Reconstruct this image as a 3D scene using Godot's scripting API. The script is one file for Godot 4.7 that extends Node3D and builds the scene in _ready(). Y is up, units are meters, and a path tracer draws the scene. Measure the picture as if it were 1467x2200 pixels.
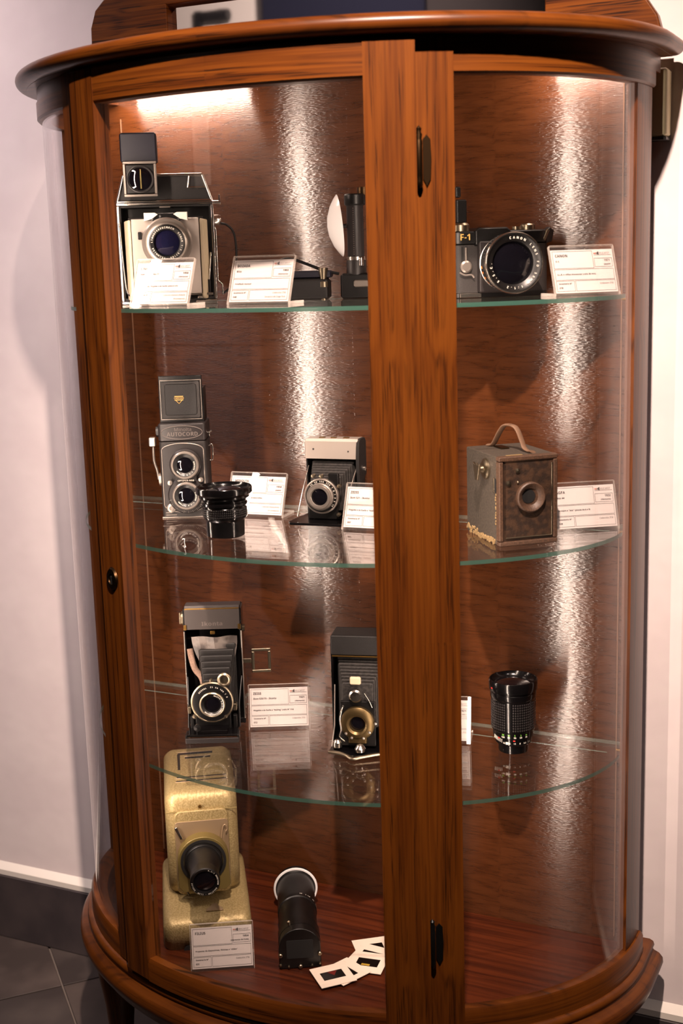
extends Node3D
# A bow-front oak display cabinet of old cameras in a museum room. Units are metres.
# The cabinet's plan is half an ellipse with its flat side to the wall (z = 0).

const EA := 0.47       # half width of the glass shelves
const EB := 0.3513     # how far the bow comes forward
const EZ := 0.0449     # where the bow starts
const S1 := 1.374      # tops of the three glass shelves and of the bottom board
const S2 := 1.0156
const S3 := 0.6566
const S4 := 0.3028
const WALL := -0.06

var mats := {}
var names := {}

# ------------------------------------------------------------------ mesh helper
class MB:
	var vs := PackedVector3Array()
	var ns := PackedVector3Array()
	var us := PackedVector2Array()
	var cs := PackedColorArray()
	var starts := PackedInt32Array()   # where each primitive begins
	var loose := true                  # whether pieces that do not touch become parts of their own
	var col := Color.WHITE
	var use_col := false

	func _init(with_colors := false) -> void:
		use_col = with_colors

	func piece() -> void:
		starts.append(vs.size())

	func v(p: Vector3, nn: Vector3, uv: Vector2) -> void:
		vs.append(p)
		ns.append(nn)
		us.append(uv)
		if use_col:
			cs.append(col)

	func tri(a: Vector3, b: Vector3, c: Vector3, na: Vector3, nb: Vector3, nc: Vector3, ua := Vector2.ZERO, ub := Vector2.ZERO, uc := Vector2.ZERO) -> void:
		var cr := (b - a).cross(c - a)
		if cr.length_squared() < 1e-20:
			return
		if cr.dot(na + nb + nc) > 0.0:
			v(a, na, ua); v(c, nc, uc); v(b, nb, ub)
		else:
			v(a, na, ua); v(b, nb, ub); v(c, nc, uc)

	func quad(a: Vector3, b: Vector3, c: Vector3, d: Vector3, na: Vector3, nb: Vector3, nc: Vector3, nd: Vector3, ua := Vector2.ZERO, ub := Vector2.ZERO, uc := Vector2.ZERO, ud := Vector2.ZERO) -> void:
		tri(a, b, c, na, nb, nc, ua, ub, uc)
		tri(a, c, d, na, nc, nd, ua, uc, ud)

	func flat_quad(a: Vector3, b: Vector3, c: Vector3, d: Vector3, nn: Vector3) -> void:
		quad(a, b, c, d, nn, nn, nn, nn)

	# a box with chamfered edges
	func box(t: Transform3D, size: Vector3, bev := 0.001) -> void:
		piece()
		var h := size * 0.5
		var e := minf(bev, minf(h.x, minf(h.y, h.z)) * 0.9)
		for ax in 3:
			for s in [-1.0, 1.0]:
				var nn := Vector3.ZERO
				nn[ax] = s
				var q := []
				var b1 := (ax + 1) % 3
				var b2 := (ax + 2) % 3
				for k in [[-1, -1], [1, -1], [1, 1], [-1, 1]]:
					var p := Vector3.ZERO
					p[ax] = s * h[ax]
					p[b1] = k[0] * (h[b1] - e)
					p[b2] = k[1] * (h[b2] - e)
					q.append(t * p)
				var wn := (t.basis * nn).normalized()
				var uvs := [Vector2(0, 0), Vector2(1, 0), Vector2(1, 1), Vector2(0, 1)]
				if ax == 2:
					uvs = []
					for k in [[-1, -1], [1, -1], [1, 1], [-1, 1]]:
						uvs.append(Vector2(k[0] * 0.5 + 0.5, 0.5 - k[1] * 0.5))
				quad(q[0], q[1], q[2], q[3], wn, wn, wn, wn, uvs[0], uvs[1], uvs[2], uvs[3])
		if e <= 0.0:
			return
		for ax in 3:
			var b1 := (ax + 1) % 3
			var b2 := (ax + 2) % 3
			for k in [[-1, -1], [1, -1], [1, 1], [-1, 1]]:
				var n1 := Vector3.ZERO
				n1[b1] = k[0]
				var n2 := Vector3.ZERO
				n2[b2] = k[1]
				var pa := Vector3.ZERO
				var pb := Vector3.ZERO
				pa[b1] = k[0] * h[b1]; pa[b2] = k[1] * (h[b2] - e)
				pb[b1] = k[0] * (h[b1] - e); pb[b2] = k[1] * h[b2]
				var up := Vector3.ZERO
				up[ax] = h[ax] - e
				var w1 := (t.basis * n1).normalized()
				var w2 := (t.basis * n2).normalized()
				quad(t * (pa - up), t * (pb - up), t * (pb + up), t * (pa + up), w1, w2, w2, w1)
		for sx in [-1.0, 1.0]:
			for sy in [-1.0, 1.0]:
				for sz in [-1.0, 1.0]:
					var c := Vector3(sx * h.x, sy * h.y, sz * h.z)
					var nx := (t.basis * Vector3(sx, 0, 0)).normalized()
					var ny := (t.basis * Vector3(0, sy, 0)).normalized()
					var nz := (t.basis * Vector3(0, 0, sz)).normalized()
					tri(t * (c - Vector3(0, sy * e, sz * e)), t * (c - Vector3(sx * e, 0, sz * e)), t * (c - Vector3(sx * e, sy * e, 0)), nx, ny, nz)

	# a profile of (radius, height) turned about the local y axis
	func lathe(t: Transform3D, prof: Array, seg := 40, crease := 35.0) -> void:
		piece()
		var m := prof.size()
		var en := []
		for i in m - 1:
			var d: Vector2 = prof[i + 1] - prof[i]
			en.append(Vector2(d.y, -d.x).normalized())
		var lim := cos(deg_to_rad(crease))
		for i in m - 1:
			var p0: Vector2 = prof[i]
			var p1: Vector2 = prof[i + 1]
			if (p1 - p0).length() < 1e-7:
				continue
			var n0: Vector2 = en[i]
			var n1: Vector2 = en[i]
			if i > 0 and en[i - 1].dot(en[i]) > lim:
				n0 = (en[i - 1] + en[i]).normalized()
			if i < m - 2 and en[i + 1].dot(en[i]) > lim:
				n1 = (en[i + 1] + en[i]).normalized()
			for k in seg:
				var a := TAU * k / seg
				var b := TAU * (k + 1) / seg
				var ca := Vector3(cos(a), 0, sin(a))
				var cb := Vector3(cos(b), 0, sin(b))
				var y := Vector3.UP
				quad(t * (ca * p0.x + y * p0.y), t * (cb * p0.x + y * p0.y), t * (cb * p1.x + y * p1.y), t * (ca * p1.x + y * p1.y),
					(t.basis * (ca * n0.x + y * n0.y)).normalized(), (t.basis * (cb * n0.x + y * n0.y)).normalized(), (t.basis * (cb * n1.x + y * n1.y)).normalized(), (t.basis * (ca * n1.x + y * n1.y)).normalized(),
					Vector2(float(k) / seg, float(i) / m), Vector2(float(k + 1) / seg, float(i) / m), Vector2(float(k + 1) / seg, float(i + 1) / m), Vector2(float(k) / seg, float(i + 1) / m))

	# a round rod along a path of points
	func tube(pts: Array, r: float, seg := 8, flat := 1.0) -> void:
		piece()
		var rings := []
		var nrm := []
		var up := Vector3.UP
		for i in pts.size():
			var d: Vector3 = (pts[mini(i + 1, pts.size() - 1)] - pts[maxi(i - 1, 0)]).normalized()
			if absf(d.dot(up)) > 0.97:
				up = Vector3(0, 0, 1) if absf(d.z) < 0.9 else Vector3(1, 0, 0)
			var s := d.cross(up).normalized()
			var w := s.cross(d).normalized()
			up = w
			var ring := []
			var nr := []
			for k in seg:
				var a := TAU * k / seg
				nr.append((s * cos(a) + w * sin(a) * (1.0 / flat)).normalized())
				ring.append(pts[i] + (s * cos(a) + w * sin(a) * flat) * r)
			rings.append(ring)
			nrm.append(nr)
		for i in pts.size() - 1:
			for k in seg:
				var k2 := (k + 1) % seg
				quad(rings[i][k], rings[i][k2], rings[i + 1][k2], rings[i + 1][k], nrm[i][k], nrm[i][k2], nrm[i + 1][k2], nrm[i + 1][k])
		for e in [0, pts.size() - 1]:
			var d2: Vector3 = (pts[e] - pts[1 if e == 0 else e - 1]).normalized()
			for k in seg:
				tri(pts[e], rings[e][k], rings[e][(k + 1) % seg], d2, d2, d2)

	# a polygon (x, y) extruded from z0 to z1 with bevelled rims
	func prism(t: Transform3D, poly: Array, z0: float, z1: float, bev := 0.0, crease := 40.0) -> void:
		piece()
		var pl := PackedVector2Array(poly)
		var m := pl.size()
		var area := 0.0
		for i in m:
			area += pl[i].cross(pl[(i + 1) % m])
		if area < 0.0:
			pl.reverse()
		var en := []
		for i in m:
			var d := pl[(i + 1) % m] - pl[i]
			en.append(Vector2(d.y, -d.x).normalized())
		var ins := PackedVector2Array()
		for i in m:
			var a: Vector2 = en[(i + m - 1) % m]
			var b: Vector2 = en[i]
			var mid := (a + b)
			var k := 1.0 / maxf(0.3, 1.0 + a.dot(b))
			ins.append(pl[i] - mid * k * bev)
		var lim := cos(deg_to_rad(crease))
		var tris := Geometry2D.triangulate_polygon(ins)
		for side in 2:
			var z := z1 if side == 0 else z0
			var s := 1.0 if side == 0 else -1.0
			var nn := (t.basis * Vector3(0, 0, s)).normalized()
			for i in range(0, tris.size(), 3):
				var q := [ins[tris[i]], ins[tris[i + 1]], ins[tris[i + 2]]]
				tri(t * Vector3(q[0].x, q[0].y, z), t * Vector3(q[1].x, q[1].y, z), t * Vector3(q[2].x, q[2].y, z), nn, nn, nn, q[0] * 10, q[1] * 10, q[2] * 10)
		for i in m:
			var j := (i + 1) % m
			var n0: Vector2 = en[i]
			var n1: Vector2 = en[i]
			if en[(i + m - 1) % m].dot(en[i]) > lim:
				n0 = (en[(i + m - 1) % m] + en[i]).normalized()
			if en[j].dot(en[i]) > lim:
				n1 = (en[j] + en[i]).normalized()
			var w0 := (t.basis * Vector3(n0.x, n0.y, 0)).normalized()
			var w1 := (t.basis * Vector3(n1.x, n1.y, 0)).normalized()
			var a := pl[i]
			var b := pl[j]
			quad(t * Vector3(a.x, a.y, z0 + bev), t * Vector3(b.x, b.y, z0 + bev), t * Vector3(b.x, b.y, z1 - bev), t * Vector3(a.x, a.y, z1 - bev), w0, w1, w1, w0)
			if bev > 0.0:
				for side in 2:
					var z := z1 if side == 0 else z0
					var s := 1.0 if side == 0 else -1.0
					var f := (t.basis * Vector3(0, 0, s)).normalized()
					quad(t * Vector3(a.x, a.y, z - s * bev), t * Vector3(b.x, b.y, z - s * bev), t * Vector3(ins[j].x, ins[j].y, z), t * Vector3(ins[i].x, ins[i].y, z), w0, w1, f, f)

	# a closed profile of (outwards, height) swept along the bow between two angles (degrees, 0 right, 180 left)
	func bow(prof: Array, a0: float, a1: float, steps := 24, crease := 40.0, caps := true) -> void:
		piece()
		var m := prof.size()
		var area := 0.0
		for i in m:
			area += (prof[i] as Vector2).cross(prof[(i + 1) % m])
		var pr := prof.duplicate()
		if area < 0.0:
			pr.reverse()
		var en := []
		for i in m:
			var d: Vector2 = pr[(i + 1) % m] - pr[i]
			en.append(Vector2(d.y, -d.x).normalized())
		var lim := cos(deg_to_rad(crease))
		var at := []
		for k in steps + 1:
			at.append(lerpf(a0, a1, float(k) / steps))
		if a0 < 0.0:
			at.append(0.0)
		if a1 > 180.0:
			at.append(180.0)
		at.sort()
		for k in at.size() - 1:
			var t0: float = at[k]
			var t1: float = at[k + 1]
			if t1 - t0 < 1e-4:
				continue
			for i in m:
				var j := (i + 1) % m
				var n0: Vector2 = en[i]
				var n1: Vector2 = en[i]
				if en[(i + m - 1) % m].dot(en[i]) > lim:
					n0 = (en[(i + m - 1) % m] + en[i]).normalized()
				if en[j].dot(en[i]) > lim:
					n1 = (en[j] + en[i]).normalized()
				var p: Vector2 = pr[i]
				var q: Vector2 = pr[j]
				var o0 := MB.out(t0)
				var o1 := MB.out(t1)
				quad(MB.ell(t0, p.x, p.y), MB.ell(t1, p.x, p.y), MB.ell(t1, q.x, q.y), MB.ell(t0, q.x, q.y),
					o0 * n0.x + Vector3.UP * n0.y, o1 * n0.x + Vector3.UP * n0.y, o1 * n1.x + Vector3.UP * n1.y, o0 * n1.x + Vector3.UP * n1.y)
		if caps:
			var tr := Geometry2D.triangulate_polygon(PackedVector2Array(pr))
			for e in [a0, a1]:
				var f: Vector3 = (MB.ell(e, 0, 0) - MB.ell(e + (0.1 if e == a0 else -0.1), 0, 0)).normalized()
				for i in range(0, tr.size(), 3):
					tri(MB.ell(e, pr[tr[i]].x, pr[tr[i]].y), MB.ell(e, pr[tr[i + 1]].x, pr[tr[i + 1]].y), MB.ell(e, pr[tr[i + 2]].x, pr[tr[i + 2]].y), f, f, f)

	static func ell(deg: float, d: float, y: float) -> Vector3:
		if deg < 0.0:
			return Vector3(EA + d, y, EZ + deg * 0.01)
		if deg > 180.0:
			return Vector3(-EA - d, y, EZ - (deg - 180.0) * 0.01)
		var a := deg_to_rad(deg)
		return Vector3((EA + d) * cos(a), y, EZ + (EB + d) * sin(a))

	static func out(deg: float) -> Vector3:
		var a := deg_to_rad(clampf(deg, 0.0, 180.0))
		return Vector3(cos(a) * EB, 0, sin(a) * EA).normalized()

	# lettering as flat outlines just proud of the surface; h is the height of a capital
	func text(t: Transform3D, s: String, h: float, align := 0, bold := true, wide := 1.0) -> void:
		loose = false
		var tm := TextMesh.new()
		tm.text = s
		var f := SystemFont.new()
		f.font_names = PackedStringArray(["Droid Sans"])
		f.font_weight = 700 if bold else 400
		tm.font = f
		tm.font_size = 32
		tm.pixel_size = h / (0.714 * 32.0)
		tm.depth = 0.00012
		tm.curve_step = 3.0
		tm.horizontal_alignment = [HORIZONTAL_ALIGNMENT_LEFT, HORIZONTAL_ALIGNMENT_CENTER, HORIZONTAL_ALIGNMENT_RIGHT][align]
		tm.vertical_alignment = VERTICAL_ALIGNMENT_CENTER
		var arr := tm.get_mesh_arrays()
		if arr.is_empty() or arr[Mesh.ARRAY_VERTEX] == null:
			return
		var tv: PackedVector3Array = arr[Mesh.ARRAY_VERTEX]
		var tn: PackedVector3Array = arr[Mesh.ARRAY_NORMAL]
		var ix = arr[Mesh.ARRAY_INDEX]
		var cnt: int = ix.size() if ix != null and ix.size() > 0 else tv.size()
		for i in range(0, cnt, 3):
			var q := []
			for k in 3:
				q.append(ix[i + k] if ix != null and ix.size() > 0 else i + k)
			if tn[q[0]].z < 0.5:
				continue
			var a := tv[q[0]] * Vector3(wide, 1, 1)
			var b := tv[q[1]] * Vector3(wide, 1, 1)
			var c := tv[q[2]] * Vector3(wide, 1, 1)
			var nn := (t.basis * Vector3(0, 0, 1)).normalized()
			tri(t * a, t * b, t * c, nn, nn, nn)

	# letters round a ring that faces +z, from angle a0 (degrees, 90 at the top) clockwise
	func ring_text(t: Transform3D, s: String, r: float, h: float, a0: float, step: float) -> void:
		for i in s.length():
			if s[i] == " ":
				continue
			var a := deg_to_rad(a0 - step * i)
			var l := Transform3D(Basis(Vector3(0, 0, 1), a - PI / 2), Vector3(cos(a) * r, sin(a) * r, 0))
			text(t * l, s[i], h, 1, true)

	func slice(from: int, to: int) -> Array:
		return [vs.slice(from, to), ns.slice(from, to), us.slice(from, to), cs.slice(from, to)]

	# the primitives grouped by which of them touch
	func groups() -> Array:
		var k := starts.size()
		if not loose or k < 2 or k > 200:
			return [range(k)]
		var boxes := []
		for i in k:
			var e := starts[i + 1] if i + 1 < k else vs.size()
			if e <= starts[i]:
				boxes.append(AABB())
				continue
			var ab := AABB(vs[starts[i]], Vector3.ZERO)
			for j in range(starts[i], e):
				ab = ab.expand(vs[j])
			boxes.append(ab.grow(0.0004))
		var id := range(k)
		for i in k:
			for j in i:
				if id[i] != id[j] and (boxes[i] as AABB).intersects(boxes[j]):
					var was: int = id[i]
					var now: int = id[j]
					for q in k:
						if id[q] == was:
							id[q] = now
		var out := {}
		for i in k:
			if not out.has(id[i]):
				out[id[i]] = []
			out[id[i]].append(i)
		return out.values()

	func mesh_of(list: Array) -> ArrayMesh:
		var parts := [PackedVector3Array(), PackedVector3Array(), PackedVector2Array(), PackedColorArray()]
		if starts.is_empty() or list.size() == starts.size():
			parts = [vs, ns, us, cs]
		else:
			for i in list:
				var s := slice(starts[i], starts[i + 1] if i + 1 < starts.size() else vs.size())
				for q in 4:
					parts[q].append_array(s[q])
		var arr := []
		arr.resize(Mesh.ARRAY_MAX)
		arr[Mesh.ARRAY_VERTEX] = parts[0]
		arr[Mesh.ARRAY_NORMAL] = parts[1]
		arr[Mesh.ARRAY_TEX_UV] = parts[2]
		if use_col:
			arr[Mesh.ARRAY_COLOR] = parts[3]
		var am := ArrayMesh.new()
		am.add_surface_from_arrays(Mesh.PRIMITIVE_TRIANGLES, arr)
		return am

	func done() -> ArrayMesh:
		return mesh_of(range(starts.size()))

# ------------------------------------------------------------------ nodes
func numbered(called: String) -> String:
	var k: int = names.get(called, 0)
	names[called] = k + 1
	return called if k == 0 else "%s_%03d" % [called, k]

func thing(called: String, label: String, category: String, at: Vector3, yaw := 0.0, group := "") -> Node3D:
	var o := Node3D.new()
	o.name = numbered(called)
	add_child(o, true)
	o.position = at
	o.rotation_degrees.y = yaw
	tag(o, label, category, group)
	return o

func tag(o: Node, label: String, category: String, group := "") -> void:
	o.set_meta("label", label)
	o.set_meta("category", category)
	if group != "":
		o.set_meta("group", group)

func part(called: String, m: MB, mat: Material, parent: Node = null, label := "") -> MeshInstance3D:
	var first: MeshInstance3D = null
	var gs := m.groups() if parent else [range(m.starts.size())]
	var stuff := m.starts.size() > 40 and (gs.size() > 40 or m.starts.size() > 200)
	if stuff:
		gs = [range(m.starts.size())]
	for g in gs:
		var o := MeshInstance3D.new()
		o.name = called if parent else numbered(called)
		o.mesh = m.mesh_of(g)
		o.material_override = mat
		if label != "":
			o.set_meta("label", label)
		if stuff and m.loose:
			o.set_meta("kind", "stuff")
		if parent:
			parent.add_child(o, true)
		else:
			add_child(o, true)
		if first == null:
			first = o
	return first

func struct(called: String, m: MB, mat: Material, label: String, category: String) -> MeshInstance3D:
	var o := part(called, m, mat)
	o.set_meta("kind", "structure")
	tag(o, label, category)
	return o

func T(x := 0.0, y := 0.0, z := 0.0, rx := 0.0, ry := 0.0, rz := 0.0) -> Transform3D:
	return Transform3D(Basis.from_euler(Vector3(deg_to_rad(rx), deg_to_rad(ry), deg_to_rad(rz))), Vector3(x, y, z))

# a lathe whose axis points to +z, for lenses seen from the front
func Z(x := 0.0, y := 0.0, z := 0.0) -> Transform3D:
	return T(x, y, z, 90)

func P(list: Array) -> Array:
	var r := []
	for i in range(0, list.size(), 2):
		r.append(Vector2(list[i], list[i + 1]))
	return r

func round_rect(w: float, h: float, r: float, cx := 0.0, cy := 0.0, n := 5) -> Array:
	var q := []
	for c in [[1, 1, 0], [-1, 1, 90], [-1, -1, 180], [1, -1, 270]]:
		for k in n + 1:
			var a := deg_to_rad(c[2] + 90.0 * k / n)
			q.append(Vector2(cx + c[0] * (w / 2 - r) + cos(a) * r, cy + c[1] * (h / 2 - r) + sin(a) * r))
	return q

func circle(r: float, cx := 0.0, cy := 0.0, n := 28) -> Array:
	var q := []
	for k in n:
		q.append(Vector2(cx + cos(TAU * k / n) * r, cy + sin(TAU * k / n) * r))
	return q

func one_box(t: Transform3D, size: Vector3, bev := 0.001) -> MB:
	var m := MB.new()
	m.box(t, size, bev)
	return m

func one_lathe(t: Transform3D, prof: Array, seg := 40) -> MB:
	var m := MB.new()
	m.lathe(t, P(prof), seg)
	return m

# four bars round an opening, as one mesh, facing +z
func frame(m: MB, t: Transform3D, w: float, h: float, bar: float, deep: float, bev := 0.0006) -> void:
	m.box(t * T(0, h / 2 - bar / 2, 0), Vector3(w, bar, deep), bev)
	m.box(t * T(0, -h / 2 + bar / 2, 0), Vector3(w, bar, deep), bev)
	m.box(t * T(-w / 2 + bar / 2, 0, 0), Vector3(bar, h - 2 * bar, deep), bev)
	m.box(t * T(w / 2 - bar / 2, 0, 0), Vector3(bar, h - 2 * bar, deep), bev)

func spline(list: Array, per := 8) -> Array:
	var c := Curve3D.new()
	c.bake_interval = 0.004
	for i in list.size():
		var a: Vector3 = list[maxi(i - 1, 0)]
		var b: Vector3 = list[mini(i + 1, list.size() - 1)]
		var d := (b - a) / 6.0
		c.add_point(list[i], -d, d)
	var out := []
	for k in (list.size() - 1) * per + 1:
		out.append(c.sample(floori(k / float(per)), fmod(k / float(per), 1.0)))
	return out

# ------------------------------------------------------------------ materials
func mat(key: String, c: Color, rough := 0.5, metal := 0.0) -> StandardMaterial3D:
	if mats.has(key):
		return mats[key]
	var m := StandardMaterial3D.new()
	m.resource_name = key
	m.albedo_color = c
	m.roughness = rough
	m.metallic = metal
	mats[key] = m
	return m

func c8(r: int, g: int, b: int, a := 255) -> Color:
	return Color8(r, g, b, a)

func noise_bytes(size: int, freq: float, seed_: int, octaves := 3) -> PackedByteArray:
	var f := FastNoiseLite.new()
	f.seed = seed_
	f.noise_type = FastNoiseLite.TYPE_SIMPLEX_SMOOTH
	f.frequency = freq
	f.fractal_octaves = octaves
	return f.get_seamless_image(size, size).get_data()

# noise drawn out along one direction: w cells across, then stretched to a square
func drawn_out(s: int, cells: int, freq: float, seed_: int, octaves: int) -> PackedByteArray:
	var f := FastNoiseLite.new()
	f.seed = seed_
	f.noise_type = FastNoiseLite.TYPE_SIMPLEX_SMOOTH
	f.frequency = freq
	f.fractal_octaves = octaves
	var im := f.get_seamless_image(s, cells)
	im.resize(s, s, Image.INTERPOLATE_CUBIC)
	return im.get_data()

# wood with its grain along v (or along u): broad figure, fine fibre and dark open pores
func wood_images(seed_: int, light: Color, mid: Color, dark: Color, along_u: bool, figure := 5.0, pores := 0.6, turn_amp := 1.0) -> Array:
	var s := 512
	var a := drawn_out(s, 64, 0.009, seed_, 2)
	var b := drawn_out(s, 40, 0.09, seed_ + 1, 3)
	var d := drawn_out(s, 56, 0.16, seed_ + 2, 2)
	var e := drawn_out(s, 128, 0.012, seed_ + 3, 3)
	var colour := PackedByteArray()
	var height := PackedByteArray()
	colour.resize(s * s * 3)
	height.resize(s * s)
	for y in s:
		for x in s:
			var g := x   # across the grain
			var l := y   # along it
			if along_u:
				g = y
				l = x
			var at := l * s + g
			var ring := 0.5 + 0.5 * sin((float(g) / s * figure + a[at] / 255.0 * 2.4 * turn_amp) * TAU)
			ring = pow(ring, 1.8)
			var fibre := b[at] / 255.0
			var pore := clampf((d[at] / 255.0 * (0.62 + 0.5 * ring) - 0.56) * 5.0, 0.0, 1.0) * pores
			var broad := e[at] / 255.0
			var c := light.lerp(mid, clampf(ring * 0.45 + (fibre - 0.5) * 1.1 + (broad - 0.5) * 1.2 + 0.2, 0.0, 1.0)).lerp(dark, pore)
			var i := y * s + x
			colour[i * 3] = int(clampf(c.r, 0, 1) * 255)
			colour[i * 3 + 1] = int(clampf(c.g, 0, 1) * 255)
			colour[i * 3 + 2] = int(clampf(c.b, 0, 1) * 255)
			height[i] = int(clampf(0.75 - pore * 0.6 + (fibre - 0.5) * 0.5, 0, 1) * 255)
	return [Image.create_from_data(s, s, false, Image.FORMAT_RGB8, colour), Image.create_from_data(s, s, false, Image.FORMAT_L8, height)]

func wood_mat(key: String, seed_: int, light: Color, mid: Color, dark: Color, along_u: bool, scale: Vector3, rough := 0.32, figure := 5.0, pores := 0.6) -> StandardMaterial3D:
	var im := wood_images(seed_, light, mid, dark, along_u, figure, pores)
	var m := mat(key, Color.WHITE, rough)
	m.albedo_texture = ImageTexture.create_from_image(im[0])
	m.uv1_triplanar = true
	m.uv1_world_triplanar = true
	m.uv1_scale = scale
	m.heightmap_enabled = true
	m.heightmap_texture = ImageTexture.create_from_image(im[1])
	m.heightmap_scale = 0.004
	m.metallic_specular = 0.4
	return m

# a surface with blotches of a second colour and a little relief, sized in metres
func rough_mat(key: String, c0: Color, c1: Color, rough: float, tile: float, relief: float, freq := 0.02, contrast := 1.0, metal := 0.0, world := false) -> StandardMaterial3D:
	var s := 256
	var a := noise_bytes(s, freq, key.hash() % 1000, 5)
	var b := noise_bytes(s, 0.12, key.hash() % 1000 + 7, 2)
	var colour := PackedByteArray()
	var height := PackedByteArray()
	colour.resize(s * s * 3)
	height.resize(s * s)
	for i in s * s:
		var k := clampf(0.5 + (a[i] / 255.0 - 0.5) * 2.0 * contrast, 0.0, 1.0)
		var c := c0.lerp(c1, k)
		colour[i * 3] = int(c.r * 255)
		colour[i * 3 + 1] = int(c.g * 255)
		colour[i * 3 + 2] = int(c.b * 255)
		height[i] = int(clampf(a[i] * 0.5 + b[i] * 0.5, 0, 255))
	var m := mat(key, Color.WHITE, rough, metal)
	m.albedo_texture = ImageTexture.create_from_image(Image.create_from_data(s, s, false, Image.FORMAT_RGB8, colour))
	m.uv1_triplanar = true
	m.uv1_world_triplanar = world
	m.uv1_scale = Vector3.ONE / tile
	if relief > 0.0:
		m.heightmap_enabled = true
		m.heightmap_texture = ImageTexture.create_from_image(Image.create_from_data(s, s, false, Image.FORMAT_L8, height))
		m.heightmap_scale = relief
	return m

func make_materials() -> void:
	wood_mat("oak_upright", 11, c8(108, 58, 16), c8(74, 35, 9), c8(32, 14, 5), false, Vector3(5, 1.1, 5), 0.33, 5.0, 0.8)
	wood_mat("oak_level", 23, c8(108, 58, 16), c8(74, 35, 9), c8(32, 14, 5), true, Vector3(1.1, 5, 1.1), 0.33, 5.0, 0.8)
	wood_mat("floor_board", 31, c8(82, 36, 16), c8(58, 23, 10), c8(34, 12, 6), true, Vector3(0.8, 5, 3.0), 0.3, 3.0, 0.4)
	# the back panel: varnished plywood, its fibres level, so that lamps smear up and down it
	var im := wood_images(47, c8(84, 46, 22), c8(71, 37, 16), c8(48, 23, 10), true, 3.0, 0.22, 1.0)
	var fine := FastNoiseLite.new()
	fine.seed = 91
	fine.noise_type = FastNoiseLite.TYPE_SIMPLEX_SMOOTH
	fine.frequency = 0.2
	fine.fractal_octaves = 3
	var relief := fine.get_seamless_image(64, 512)
	relief.resize(512, 512, Image.INTERPOLATE_CUBIC)
	var pm := mat("varnished_panel", Color.WHITE, 0.25)
	pm.albedo_texture = ImageTexture.create_from_image(im[0])
	pm.uv1_scale = Vector3(6, 8, 1)
	pm.heightmap_enabled = true
	pm.heightmap_texture = ImageTexture.create_from_image(relief)
	pm.heightmap_scale = 0.022
	pm.anisotropy_enabled = true
	pm.anisotropy = -0.95
	pm.metallic_specular = 0.9
	rough_mat("plaster", c8(226, 214, 214), c8(232, 221, 220), 0.85, 1.2, 0.06, 0.03, 0.8, 0.0, true)
	mat("white_paint", c8(230, 224, 214), 0.5)
	rough_mat("slate", c8(58, 52, 54), c8(72, 64, 64), 0.45, 0.8, 0.03, 0.02, 1.0, 0.0, true)
	rough_mat("floor_tile_stone", c8(66, 58, 55), c8(90, 80, 75), 0.4, 0.9, 0.03, 0.012, 1.2, 0.0, true)
	rough_mat("floor_tile_stone_dark", c8(60, 53, 51), c8(80, 72, 68), 0.4, 0.9, 0.03, 0.012, 1.2, 0.0, true)
	mat("grout", c8(112, 102, 95), 0.9)
	mat("room_wall", c8(62, 57, 56), 0.9)
	mat("ceiling_paint", c8(190, 184, 180), 0.9)
	mat("navy_cloth", c8(22, 26, 48), 0.9)
	mat("dark_door", c8(48, 30, 22), 0.5)
	var g := mat("clear_glass", Color(1, 1, 1, 0.0), 0.0)
	g.transparency = BaseMaterial3D.TRANSPARENCY_ALPHA
	var sg := mat("shelf_glass", Color(0.9, 0.97, 0.94, 0.002), 0.0)
	sg.transparency = BaseMaterial3D.TRANSPARENCY_ALPHA
	var ge := mat("glass_edge", c8(70, 118, 104, 190), 0.3)
	ge.transparency = BaseMaterial3D.TRANSPARENCY_ALPHA
	ge.metallic_specular = 0.5
	var gg := mat("glass_groove", c8(150, 180, 168, 60), 0.2)
	gg.transparency = BaseMaterial3D.TRANSPARENCY_ALPHA
	mat("worn_bead", c8(120, 84, 60), 0.5)
	var ac := mat("acrylic", Color(1, 1, 1, 0.006), 0.0)
	ac.transparency = BaseMaterial3D.TRANSPARENCY_ALPHA
	var ae := mat("acrylic_edge", c8(236, 226, 216, 70), 0.3)
	ae.transparency = BaseMaterial3D.TRANSPARENCY_ALPHA
	mat("card", c8(216, 207, 203), 0.7)
	mat("ink", c8(34, 30, 30), 0.8)
	var lg := mat("logo_ink", Color.WHITE, 0.8)
	lg.vertex_color_use_as_albedo = true
	mat("chrome", c8(214, 208, 200), 0.22, 1.0)
	mat("satin_silver", c8(158, 149, 141), 0.34, 0.75)
	mat("silver_cover", c8(186, 175, 166), 0.4, 0.5)
	mat("olive_brass", c8(92, 76, 48), 0.36, 0.8)
	mat("bright_alloy", c8(240, 240, 242), 0.3, 1.0)
	mat("old_nickel", c8(150, 138, 118), 0.34, 1.0)
	mat("brass", c8(150, 116, 62), 0.34, 1.0)
	mat("bronze", c8(74, 56, 38), 0.38, 1.0)
	mat("black_metal", c8(13, 12, 12), 0.36)
	mat("black_gloss", c8(9, 8, 9), 0.16)
	mat("black_matte", c8(15, 14, 14), 0.75)
	mat("dark_grey", c8(36, 32, 32), 0.42)
	mat("white_enamel", c8(250, 248, 248), 0.25)
	mat("blue_black", c8(24, 24, 38), 0.5)
	rough_mat("leather", c8(14, 12, 12), c8(24, 21, 20), 0.55, 0.03, 0.03, 0.06, 1.0)
	rough_mat("grey_leather", c8(28, 25, 24), c8(44, 39, 37), 0.55, 0.03, 0.03, 0.06, 1.0)
	rough_mat("bellows_cloth", c8(24, 22, 21), c8(46, 42, 40), 0.6, 0.05, 0.03, 0.03, 1.2)
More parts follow.
